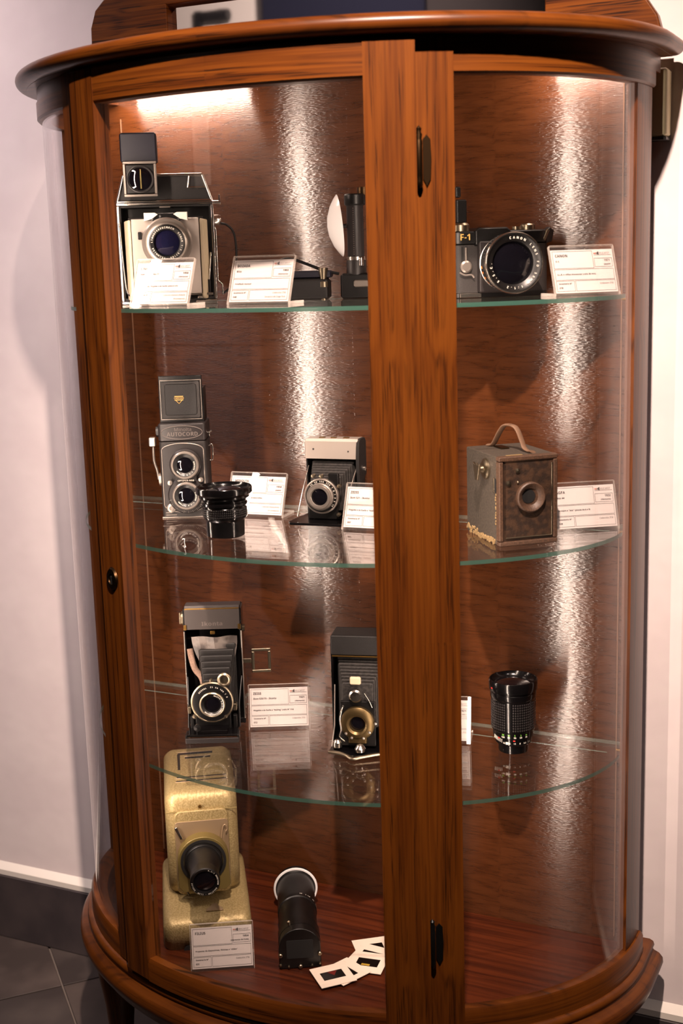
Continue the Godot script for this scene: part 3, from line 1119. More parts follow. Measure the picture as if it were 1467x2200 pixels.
	for a in [60, 100, 118]:
		m.lathe(Z(lc.x + 0.042 * cos(deg_to_rad(a)), lc.y + 0.042 * sin(deg_to_rad(a)), lc.z), P([0.003, 0.0, 0.003, 0.006, 0.0, 0.007]), 12)
	m.box(T(lc.x - 0.042, lc.y + 0.012, lc.z + 0.003), Vector3(0.006, 0.012, 0.004), 0.001)
	part("shutter_lever", m, mats["black_metal"], o)
	# drop bed and its struts
	m = MB.new()
	m.box(T(0.0, 0.0055, 0.045), Vector3(0.118, 0.005, 0.08), 0.001)
	part("drop_bed", m, mats["black_metal"], o)
	m = MB.new()
	m.box(T(-0.05, 0.010, 0.045), Vector3(0.008, 0.004, 0.075), 0.001)
	m.box(T(0.05, 0.010, 0.045), Vector3(0.008, 0.004, 0.075), 0.001)
	m.box(T(0.045, 0.0145, 0.03), Vector3(0.052, 0.004, 0.018), 0.001)
	m.box(T(0.06, 0.003, 0.085), Vector3(0.034, 0.006, 0.006), 0.001)
	part("bed_rail", m, mats["chrome"], o)
	m = MB.new()
	m.tube(spline([Vector3(-0.074, 0.13, 0.008), Vector3(-0.071, 0.05, 0.01), Vector3(-0.066, 0.018, 0.02), Vector3(-0.05, 0.012, 0.045)]), 0.0017, 6)
	m.tube(spline([Vector3(0.07, 0.08, 0.008), Vector3(0.064, 0.03, 0.018), Vector3(0.056, 0.012, 0.04)]), 0.0017, 6)
	part("strut", m, mats["chrome"], o)
	part("strut_knob", one_box(T(0.062, 0.022, 0.02), Vector3(0.012, 0.03, 0.008), 0.002), mats["black_metal"], o)
	# knobs, rod and hand strap on the right side
	m = MB.new()
	m.lathe(T(0.076, 0.132, -0.015, 0, 0, -90), P([0.0, 0.0, 0.009, 0.0, 0.009, 0.01, 0.007, 0.013, 0.0, 0.013]), 20)
	m.lathe(T(0.076, 0.16, -0.01, 0, 0, -90), P([0.0, 0.0, 0.003, 0.0, 0.003, 0.014, 0.0, 0.014]), 12)
	m.box(T(0.088, 0.164, -0.01), Vector3(0.003, 0.016, 0.003), 0.0005)
	m.tube([Vector3(0.078, 0.122, -0.012), Vector3(0.08, 0.115, -0.012), Vector3(0.08, 0.035, -0.012), Vector3(0.087, 0.028, -0.012), Vector3(0.087, 0.012, -0.012)], 0.0014, 6)
	part("side_fitting", m, mats["chrome"], o)
	m = MB.new()
	m.tube(spline([Vector3(0.082, 0.127, -0.02), Vector3(0.098, 0.124, -0.02), Vector3(0.11, 0.108, -0.02), Vector3(0.112, 0.07, -0.02), Vector3(0.106, 0.03, -0.02), Vector3(0.086, 0.012, -0.02)]), 0.009, 10, 0.22)
	part("hand_strap", m, mats["leather"], o)

func flash_gun() -> void:
	var o := thing("flash_gun", "upright black flash tube with ribbed caps and bright leaf-thin reflector dish", "flash gun", Vector3(0.036, S1, 0.056), 20.0)
	part("foot", one_box(T(0, 0.02, 0), Vector3(0.05, 0.04, 0.035), 0.004), mats["black_metal"], o)
	part("foot_band", one_box(T(0.012, 0.024, 0.012), Vector3(0.032, 0.012, 0.02), 0.003), mats["satin_silver"], o)
	part("handle", one_lathe(T(), [0.0, 0.036, 0.016, 0.036, 0.016, 0.06, 0.0135, 0.064, 0.0135, 0.148, 0.0, 0.148], 36), mats["dark_grey"], o)
	part("cap", one_lathe(T(), [0.0, 0.146, 0.0155, 0.146, 0.017, 0.148, 0.017, 0.162, 0.0155, 0.164, 0.0, 0.164], 36), mats["black_metal"], o)
	part("cap", one_lathe(T(0.014, 0.162, -0.004), [0.0, 0.0, 0.01, 0.0, 0.01, 0.012, 0.0, 0.012], 24), mats["bronze"], o)
	part("collar", one_lathe(T(), [0.0135, 0.058, 0.0155, 0.058, 0.0155, 0.066, 0.0135, 0.066], 36), mats["chrome"], o)
	part("catch", one_lathe(T(0.009, 0.05, 0.014), [0.0, 0.0, 0.004, 0.002, 0.004, 0.014, 0.0, 0.016], 16), mats["chrome"], o)
	var m := MB.new()
	for k in 22:
		m.lathe(T(-0.002, 0.07 + k * 0.0034, 0.0133), P([0.0, -0.001, 0.0011, 0.0, 0.0, 0.001]), 8)
	part("bead_seam", m, mats["satin_silver"], o)
	m = MB.new()
	m.tube([Vector3(-0.014, 0.115, 0), Vector3(-0.034, 0.113, 0.0)], 0.0035, 8)
	part("reflector_arm", m, mats["black_metal"], o)
	# shallow polished dish turned away from the tube
	m = MB.new()
	m.lathe(T(-0.029, 0.115, 0.0, 0, 11, 95), P([0.0, 0.016, 0.016, 0.014, 0.032, 0.008, 0.043, 0.001, 0.048, -0.003, 0.049, -0.004, 0.047, -0.0035, 0.03, 0.001, 0.0, 0.004]), 40, 60)
	part("reflector_dish", m, mats["white_enamel"], o)

func light_meter() -> void:
	var o := thing("flash_cable_set", "low dark case with pale plug, orange mark and curved black cable behind the second card", "accessory", Vector3(-0.045, S1, 0.09), 18.0)
	part("case", one_box(T(0.0, 0.017, 0), Vector3(0.09, 0.034, 0.04), 0.005), mats["leather"], o)
	part("case_lid", one_box(T(0.012, 0.04, -0.004), Vector3(0.072, 0.012, 0.034), 0.003), mats["blue_black"], o)
	part("plug", one_lathe(T(-0.05, 0.042, 0.01, 0, 0, -90), [0.0, 0.0, 0.007, 0.0, 0.007, 0.03, 0.004, 0.034, 0.0, 0.034], 20), mats["satin_silver"], o)
	part("orange_mark", one_lathe(T(-0.033, 0.016, 0.02, 90), [0.0, 0.0, 0.007, 0.0, 0.007, 0.002, 0.0, 0.003], 20), mats["letter_orange"], o)
	part("post", one_lathe(T(0.036, 0.0, 0.012), [0.0, 0.0, 0.005, 0.0, 0.005, 0.018, 0.009, 0.02, 0.009, 0.028, 0.005, 0.032, 0.008, 0.05, 0.0, 0.05], 20), mats["old_nickel"], o)
	var m := MB.new()
	m.tube(spline([Vector3(-0.05, 0.042, 0.0), Vector3(-0.04, 0.06, 0.0), Vector3(-0.02, 0.066, 0.0), Vector3(0.01, 0.056, 0.0), Vector3(0.035, 0.046, 0.0), Vector3(0.06, 0.04, 0.0)]), 0.0024, 8)
	part("cable", m, mats["black_metal"], o)

func slr_camera() -> void:
	var o := thing("single_lens_reflex_camera", "black single-lens reflex camera with a large chrome-rimmed lens, top shelf right", "camera", Vector3(0.281, S1, 0.084), 38.0)
	var m := MB.new()
	m.prism(T(0, 0, 0, -90), round_rect(0.156, 0.042, 0.018), 0.007, 0.078, 0.001)
	part("body", m, mats["grey_leather"], o)
	m = MB.new()
	m.prism(T(0, 0, 0, -90), round_rect(0.157, 0.043, 0.018), 0.0, 0.008, 0.0015)
	part("bottom_plate", m, mats["black_metal"], o)
	m = MB.new()
	m.prism(T(0, 0, 0, -90), round_rect(0.157, 0.043, 0.018), 0.078, 0.098, 0.003)
	part("top_plate", m, mats["black_metal"], o)
	m = MB.new()
	m.prism(T(-0.012, 0, 0), P([-0.03, 0.076, 0.026, 0.076, 0.026, 0.098, 0.02, 0.1025, -0.024, 0.1025, -0.03, 0.098]), -0.02, 0.026, 0.003)
	part("prism_housing", m, mats["black_metal"], o)
	m = MB.new()
	m.text(T(-0.056, 0.089, 0.0218), "F-1", 0.009, 1)
	part("lettering", m, mats["letter_gold"], o)
	part("mirror_box", one_box(T(0.0, 0.045, 0.024), Vector3(0.076, 0.076, 0.014), 0.003), mats["dark_grey"], o)
	# self timer lever on the left front
	m = MB.new()
	m.lathe(Z(-0.056, 0.046, 0.021), P([0.0, 0.0, 0.009, 0.0, 0.009, 0.004, 0.0065, 0.006, 0.0, 0.006]), 24)
	m.box(T(-0.056, 0.062, 0.0235), Vector3(0.003, 0.024, 0.003), 0.0008)
	m.tube(spline([Vector3(-0.066, 0.038, 0.0245), Vector3(-0.058, 0.034, 0.0245), Vector3(-0.048, 0.034, 0.0245), Vector3(-0.044, 0.03, 0.0245)]), 0.0015, 6)
	part("timer_lever", m, mats["satin_silver"], o)
	part("lever_slot", one_box(T(-0.061, 0.064, 0.0215), Vector3(0.003, 0.022, 0.001), 0.0), mats["black_matte"], o)
	part("base_foot", one_box(T(-0.05, 0.004, 0.0235), Vector3(0.034, 0.0065, 0.006), 0.001), mats["chrome"], o)
	# lens barrel
	var lc := Vector3(0.002, 0.05, 0.031)
	m = MB.new()
	m.lathe(Z(lc.x, lc.y, lc.z), P([0.0, 0.0, 0.037, 0.0, 0.039, 0.004, 0.039, 0.011, 0.036, 0.0125, 0.036, 0.0135, 0.041, 0.015, 0.0425, 0.02, 0.0425, 0.028, 0.041, 0.03, 0.041, 0.0315, 0.043, 0.0325, 0.043, 0.036]), 64)
	part("lens_barrel", m, mats["black_metal"], o)
	m = MB.new()
	for k in 56:
		var a := TAU * k / 56.0
		m.box(Transform3D(Basis(Vector3(0, 0, 1), a), lc) * T(0.0425, 0, 0.024), Vector3(0.0016, 0.0024, 0.0074), 0.0004)
	part("focus_grip", m, mats["black_matte"], o)
	m = MB.new()
	m.lathe(Z(lc.x, lc.y, lc.z), P([0.0395, 0.0, 0.0405, 0.001, 0.0405, 0.0035, 0.0395, 0.004]), 56)
	m.lathe(Z(lc.x, lc.y, lc.z), P([0.0432, 0.035, 0.0446, 0.0365, 0.0446, 0.0415, 0.0436, 0.043, 0.042, 0.043, 0.0412, 0.041]), 64)
	part("chrome_rim", m, mats["chrome"], o)
	m = MB.new()
	m.lathe(Z(lc.x, lc.y, lc.z), P([0.0415, 0.0425, 0.0395, 0.040, 0.036, 0.038, 0.0315, 0.0345, 0.0305, 0.028]), 56)
	part("name_ring", m, mats["black_metal"], o)
	lens_front(o, Z(lc.x, lc.y, lc.z + 0.0295), 0.0312)
	m = MB.new()
	m.ring_text(T(lc.x, lc.y, lc.z + 0.0405), "CANON LENS FD 55mm 1:1.2  S.S.C.", 0.0362, 0.0034, 100, 9.0)
	part("lettering", m, mats["letter_white"], o)
	m = MB.new()
	for k in 6:
		var a := deg_to_rad(188.0 + 12.0 * k)
		m.box(Transform3D(Basis(Vector3(0, 0, 1), a), lc) * T(0.0392, 0, 0.0075), Vector3(0.0012, 0.0035, 0.003), 0.0)
	for k in 3:
		var a := deg_to_rad(208.0 + 9.0 * k)
		m.box(Transform3D(Basis(Vector3(0, 0, 1), a), lc) * T(0.0432, 0, 0.0345), Vector3(0.001, 0.0038, 0.0024), 0.0)
	part("distance_figures", m, mats["letter_orange"], o)
	# top fittings
	m = MB.new()
	m.lathe(T(0.05, 0.097, 0.0), P([0.0, 0.0, 0.011, 0.0, 0.011, 0.008, 0.009, 0.01, 0.0, 0.01]), 28)
	m.lathe(T(0.03, 0.097, 0.004), P([0.0, 0.0, 0.006, 0.0, 0.006, 0.006, 0.0, 0.006]), 20)
	m.lathe(T(-0.055, 0.097, 0.0), P([0.0, 0.0, 0.012, 0.0, 0.012, 0.01, 0.009, 0.013, 0.0, 0.013]), 28)
	part("dial", m, mats["old_nickel"], o)
	m = MB.new()
	m.prism(T(0.078, 0.088, 0.006, 0, 30, 20), P([-0.012, -0.008, 0.004, -0.01, 0.014, 0.004, 0.006, 0.012, -0.006, 0.01]), -0.004, 0.006, 0.002)
	part("wind_lever", m, mats["dark_grey"], o)
	m = MB.new()
	m.tube([Vector3(0.068, 0.082, 0.018), Vector3(0.076, 0.097, 0.016)], 0.003, 8)
	part("wind_lever_edge", m, mats["old_nickel"], o)
	m = MB.new()
	m.box(T(-0.056, 0.127, 0.0), Vector3(0.016, 0.034, 0.014), 0.002)
	m.box(T(-0.06, 0.155, 0.0), Vector3(0.008, 0.016, 0.008), 0.002)
	part("shoe_mount", m, mats["black_metal"], o)

# ------------------------------------------------------------------ things on the middle shelf
func twin_lens_camera() -> void:
	var o := thing("twin_lens_reflex_camera", "tall grey twin-lens reflex camera with its focusing hood raised", "camera", Vector3(-0.2625, S2, 0.123), 25.6)
	var m := MB.new()
	m.prism(T(0, 0, 0, -90), round_rect(0.079, 0.075, 0.006), 0.0, 0.13, 0.0015)
	part("body", m, mats["grey_leather"], o)
	m = MB.new()
	m.prism(T(0, 0, 0, -90), round_rect(0.080, 0.078, 0.006), 0.13, 0.161, 0.003)
	part("name_housing", m, mats["dark_grey"], o)
	m = MB.new()
	var ov := []
	for k in 40:
		var a := TAU * k / 40
		ov.append(Vector3(cos(a) * 0.0345, 0.1455 + sin(a) * 0.0112, 0.0395))
	ov.append(ov[0])
	m.tube(ov, 0.0007, 6)
	m.text(T(0.002, 0.1502, 0.0392), "Minolta", 0.0054, 1, false, 1.15)
	m.text(T(0.001, 0.1425, 0.0392), "AUTOCORD", 0.0066, 1, true, 1.05)
	part("name_plate", m, mats["dim_emboss"], o)
	# raised hood
	m = MB.new()
	m.prism(T(0, 0, 0), P([-0.037, 0.161, 0.037, 0.161, 0.0355, 0.2385, -0.0365, 0.2385]), 0.016, 0.024, 0.001)
	m.box(T(-0.0365, 0.19, 0.0), Vector3(0.002, 0.056, 0.04), 0.0005)
	m.box(T(0.0365, 0.19, 0.0), Vector3(0.002, 0.056, 0.04), 0.0005)
	m.box(T(0.0, 0.188, -0.022), Vector3(0.072, 0.052, 0.003), 0.0005)
	part("hood", m, mats["black_metal"], o)
	var hood: Node = o.get_child(o.get_child_count() - 1)
	m = MB.new()
	frame(m, T(0, 0.1985, 0.0245), 0.0695, 0.067, 0.0016, 0.002, 0.0006)
	part("hood_trim", m, mats["satin_silver"], hood)
	m = MB.new()
	m.prism(T(0, 0.1985, 0.0238), round_rect(0.0635, 0.061, 0.003), 0.0, 0.0018, 0.0006)
	part("hood_panel", m, mats["grey_leather"], hood)
	m = MB.new()
	m.prism(T(0, 0.199, 0.0245), round_rect(0.053, 0.052, 0.004), 0.0, 0.0026, 0.001)
	part("hood_panel", m, mats["leather"], hood)
	m = MB.new()
	m.box(T(-0.003, 0.2045, 0.0274), Vector3(0.0145, 0.0016, 0.0006), 0.0)
	m.box(T(-0.003, 0.1985, 0.0274), Vector3(0.0145, 0.0014, 0.0006), 0.0)
	m.text(T(-0.003, 0.2015, 0.0273), "CHIYOKO", 0.0028, 1, true, 0.95)
	m.tube([Vector3(-0.0085, 0.1985, 0.0274), Vector3(-0.003, 0.1925, 0.0274), Vector3(0.0025, 0.1985, 0.0274)], 0.0006, 5)
	part("crest", m, mats["letter_gold"], hood)
	# front plate with a chrome border, arched at the top
	var arch := []
	for k in 15:
		var a := deg_to_rad(180.0 - 180.0 * k / 14.0)
		arch.append(Vector2(cos(a) * 0.0355, 0.116 + sin(a) * 0.0115))
	var bottom := []
	for k in 13:
		var a := deg_to_rad(-180.0 * k / 12.0)
		bottom.append(Vector2(cos(a) * 0.0355, 0.024 + sin(a) * 0.0135))
	var plate := arch + bottom
	m = MB.new()
	m.prism(T(0, 0, 0.037), plate, 0.0, 0.004, 0.001)
	part("front_plate", m, mats["dark_grey"], o)
	m = MB.new()
	var rim := []
	for q in plate:
		rim.append(Vector3(q.x * 0.985, q.y, 0.0412))
	rim.append(rim[0])
	m.tube(rim, 0.0011, 6)
	part("plate_rim", m, mats["satin_silver"], o)
	m = MB.new()
	for k in 2:
		m.text(T(0.0, 0.0135, 0.0414), "seikosha-mx", 0.0032, 1, true)
	m.text(T(0.004, 0.0655, 0.0492), "OPTIPER-MXS", 0.0028, 1, true, 1.1)
	part("lettering", m, mats["letter_white"], o)
	# one figure-of-eight mount with two lenses
	m = MB.new()
	m.lathe(Z(0.004, 0.092, 0.041), P([0.0265, 0.0, 0.0265, 0.005, 0.0245, 0.007, 0.0, 0.007]), 40)
	m.lathe(Z(0.004, 0.04, 0.041), P([0.0315, 0.0, 0.0315, 0.005, 0.0295, 0.007, 0.0, 0.007]), 40)
	m.box(T(0.004, 0.066, 0.0445), Vector3(0.036, 0.018, 0.007), 0.001)
	part("lens_mount", m, mats["dark_grey"], o)
	var ys := [0.092, 0.040]
	for k in 2:
		m = MB.new()
		m.lathe(Z(0.004, ys[k], 0.048), P([0.0235, 0.0, 0.0235, 0.007, 0.022, 0.0085, 0.02, 0.0085, 0.0188, 0.0065]), 44)
		part("lens_rim", m, mats["satin_silver"], o)
		m = MB.new()
		m.lathe(Z(0.004, ys[k], 0.048), P([0.0192, 0.0075, 0.0176, 0.0068, 0.0135, 0.0045, 0.0132, 0.002]), 44)
		part("lens_ring", m, mats["black_metal"], o)
		lens_front(o, Z(0.004, ys[k], 0.0505), 0.0136)
		m = MB.new()
		m.ring_text(T(0.004, ys[k], 0.0556), "ROKKOR 1:3.5 f=75mm", 0.0163, 0.0021, 20, 9.0)
		part("lettering", m, mats["letter_white"], o)
	m = MB.new()
	for k in 30:
		var a := deg_to_rad(195.0 + 5.2 * k)
		m.box(Transform3D(Basis(Vector3(0, 0, 1), a), Vector3(0.004, 0.04, 0.0475)) * T(0.0282, 0, 0), Vector3(0.0022 if k % 3 else 0.0036, 0.0004, 0.001), 0.0)
	part("aperture_scale", m, mats["letter_white"], o)
	m = MB.new()
	m.lathe(Z(-0.0235, 0.0185, 0.041), P([0.0075, 0.0, 0.0075, 0.004, 0.006, 0.005, 0.0028, 0.005, 0.0025, 0.0035, 0.0, 0.0035]), 24)
	m.lathe(Z(-0.023, 0.062, 0.043), P([0.004, 0.0, 0.004, 0.006, 0.0, 0.007]), 16)
	m.lathe(Z(0.029, 0.066, 0.043), P([0.004, 0.0, 0.004, 0.006, 0.0, 0.007]), 16)
	part("shutter_button", m, mats["satin_silver"], o)
	m = MB.new()
	m.box(T(-0.0285, 0.0095, 0.0378), Vector3(0.01, 0.0012, 0.0008), 0.0)
	m.box(T(-0.0245, 0.0055, 0.0378), Vector3(0.018, 0.0012, 0.0008), 0.0)
	part("scale_marks", m, mats["satin_silver"], o)
	part("foot_rim", one_box(T(0, 0.0012, 0.0005), Vector3(0.0805, 0.0024, 0.0765), 0.0008), mats["satin_silver"], o)
	# crank on the left, strap lug and clip on the right
	m = MB.new()
	m.lathe(T(-0.0395, 0.062, 0.006, 0, 0, 90), P([0.0, 0.0, 0.011, 0.0, 0.011, 0.006, 0.0, 0.007]), 24)
	m.tube(spline([Vector3(-0.047, 0.062, 0.006), Vector3(-0.049, 0.078, 0.007), Vector3(-0.053, 0.095, 0.008), Vector3(-0.053, 0.124, 0.008)]), 0.0022, 8)
	m.box(T(-0.054, 0.127, 0.009), Vector3(0.012, 0.016, 0.011), 0.002)
	part("winding_crank", m, mats["satin_silver"], o)
	part("focus_knob", one_lathe(T(-0.0395, 0.143, 0.0, 0, 0, 90), [0.0, 0.0, 0.009, 0.0, 0.009, 0.008, 0.0, 0.009], 20), mats["black_metal"], o)
	m = MB.new()
	m.tube(spline([Vector3(0.041, 0.118, 0.01), Vector3(0.047, 0.119, 0.01), Vector3(0.047, 0.096, 0.01), Vector3(0.042, 0.093, 0.01)]), 0.0012, 6)
	m.tube([Vector3(0.04, 0.14, 0.01), Vector3(0.047, 0.143, 0.01)], 0.0013, 6)
	m.tube([Vector3(0.043, 0.141, 0.01), Vector3(0.043, 0.134, 0.01)], 0.0013, 6)
	part("strap_lug", m, mats["chrome"], o)

func wide_lens() -> void:
	var o := thing("wide_converter_lens", "black wide-angle converter lens standing on its narrow end", "lens", Vector3(-0.108, S2, 0.262))
	part("barrel", one_lathe(T(), [0.0, 0.0, 0.027, 0.0, 0.030, 0.002, 0.0305, 0.022, 0.0305, 0.026, 0.0335, 0.03, 0.0335, 0.0315, 0.0345, 0.0325, 0.0345, 0.046, 0.0335, 0.047, 0.033, 0.0485, 0.036, 0.051, 0.036, 0.0545, 0.034, 0.056, 0.034, 0.0575, 0.0365, 0.0605, 0.0395, 0.0625, 0.0395, 0.0655, 0.0425, 0.068, 0.0442, 0.0695, 0.0442, 0.0775, 0.0432, 0.079, 0.0418, 0.079, 0.041, 0.076, 0.039, 0.0725, 0.036, 0.071], 64), mats["black_gloss"], o)
	var m := MB.new()
	for r in 4:
		for k in 72:
			var a := TAU * k / 72.0
			m.box(Transform3D(Basis(Vector3.UP, a), Vector3.ZERO) * T(0, 0.0345 + r * 0.0034, 0.0347), Vector3(0.0017, 0.002, 0.0011), 0.0004)
	part("grip_ring", m, mats["dark_grey"], o)
	m = MB.new()
	m.lathe(T(), P([0.0362, 0.0708, 0.027, 0.0745, 0.014, 0.0772, 0.0, 0.0782]), 48, 60)
	part("lens_glass", m, mats["lens_glass"], o)

func small_folding_camera() -> void:
	var o := thing("folding_camera", "small folding camera with a silver top cover and round chrome lens", "camera", Vector3(-0.010, S2, 0.062), 6.0)
	# body shell, upright
	var m := MB.new()
	m.box(T(0, 0.05, -0.016), Vector3(0.092, 0.098, 0.004), 0.001)
	m.box(T(-0.045, 0.052, -0.002), Vector3(0.003, 0.096, 0.03), 0.001)
	m.box(T(0.045, 0.052, -0.002), Vector3(0.003, 0.096, 0.03), 0.001)
	m.box(T(0, 0.004, -0.002), Vector3(0.092, 0.005, 0.03), 0.001)
	part("body", m, mats["black_metal"], o)
	m = MB.new()
	m.prism(T(0, 0, 0, 0, 90, 0), P([-0.018, 0.098, 0.02, 0.098, 0.02, 0.126, 0.014, 0.131, -0.014, 0.131, -0.018, 0.127]), -0.0465, 0.0465, 0.002)
	part("top_cover", m, mats["silver_cover"], o)
	var tc: Node = o.get_child(o.get_child_count() - 1)
	m = MB.new()
	for x in [-0.02, 0.0, 0.022]:
		m.box(T(x, 0.1316, 0.002), Vector3(0.009, 0.0012, 0.008), 0.0)
	part("top_mark", m, mats["brass"], tc)
	m = MB.new()
	m.lathe(Z(-0.031, 0.114, -0.0 + 0.018), P([0.0015, 0.0, 0.0015, 0.001, 0.0, 0.0014]), 10)
	m.lathe(Z(0.03, 0.111, 0.018), P([0.0012, 0.0, 0.0012, 0.001, 0.0, 0.0014]), 10)
	part("screw", m, mats["dark_grey"], tc)
	# side cheek on the right, with a stud
	m = MB.new()
	var cheek := P([-0.018, 0.07, 0.018, 0.05, 0.022, 0.09, 0.018, 0.126, 0.01, 0.131, -0.012, 0.131, -0.018, 0.125])
	m.prism(T(0.0465, 0, 0, 0, -90, 0), cheek, -0.003, 0.003, 0.001)
	part("side_cheek", m, mats["leather"], o)
	part("stud", one_lathe(T(0.049, 0.08, -0.004, 0, 0, -90), [0.0, 0.0, 0.004, 0.0, 0.004, 0.003, 0.0, 0.004], 16), mats["chrome"], o)
	# bellows from the opening down to the lens
	m = MB.new()
	for k in 9:
		var f := k / 8.0
		var z := 0.006 + 0.052 * f
		var w := lerpf(0.076, 0.046, f)
		var h := lerpf(0.082, 0.05, f)
		m.box(T(0, lerpf(0.052, 0.043, f), z), Vector3(w, h, 0.0056), 0.0024)
	part("bellows", m, mats["bellows_cloth"], o)
	# bed let down in front
	m = MB.new()
	m.prism(T(0, 0, 0, -90), P([-0.046, -0.014, 0.046, -0.014, 0.05, -0.09, 0.046, -0.098, -0.046, -0.098, -0.052, -0.088]), 0.001, 0.005, 0.001)
	part("bed", m, mats["black_gloss"], o)
	m = MB.new()
	for s in [-1, 1]:
		m.tube([Vector3(s * 0.0425, 0.085, 0.012), Vector3(s * 0.04, 0.042, 0.056), Vector3(s * 0.043, 0.01, 0.07)], 0.0012, 6)
	part("strut", m, mats["chrome"], o)
	# lens standard and shutter
	m = MB.new()
	m.box(T(0, 0.036, 0.062), Vector3(0.05, 0.06, 0.005), 0.001)
	m.box(T(0.02, 0.072, 0.064), Vector3(0.018, 0.022, 0.008), 0.002)
	part("lens_standard", m, mats["black_metal"], o)
	var c := Vector3(0.0, 0.045, 0.064)
	m = MB.new()
	m.lathe(Z(c.x, c.y, c.z), P([0.028, 0.0, 0.028, 0.007, 0.0225, 0.008, 0.022, 0.011, 0.0, 0.011]), 48)
	part("shutter", m, mats["black_metal"], o)
	m = MB.new()
	m.lathe(Z(c.x, c.y, c.z), P([0.0278, 0.0, 0.029, 0.001, 0.029, 0.0078, 0.0276, 0.0085, 0.0262, 0.0078]), 48)
	m.lathe(Z(c.x, c.y, c.z), P([0.0225, 0.009, 0.0225, 0.014, 0.021, 0.0155, 0.0195, 0.0155, 0.0187, 0.018, 0.015, 0.0185, 0.0135, 0.016]), 48)
	part("lens_rim", m, mats["satin_silver"], o)
	lens_front(o, Z(c.x, c.y, c.z + 0.0145), 0.0146)
	m = MB.new()
	m.ring_text(T(c.x, c.y, c.z + 0.0082), "25 50 100 250 T B 1 2 5 10", 0.0243, 0.0024, 135, 7.0)
	part("lettering", m, mats["letter_white"], o)
	m = MB.new()
	for q in [[-0.014, 0.0775], [0.0, 0.0775], [0.028, 0.015], [0.03, 0.062]]:
		m.lathe(Z(q[0], q[1], c.z), P([0.0032, 0.0, 0.0032, 0.006, 0.0, 0.007]), 14)
	part("button", m, mats["old_nickel"], o)

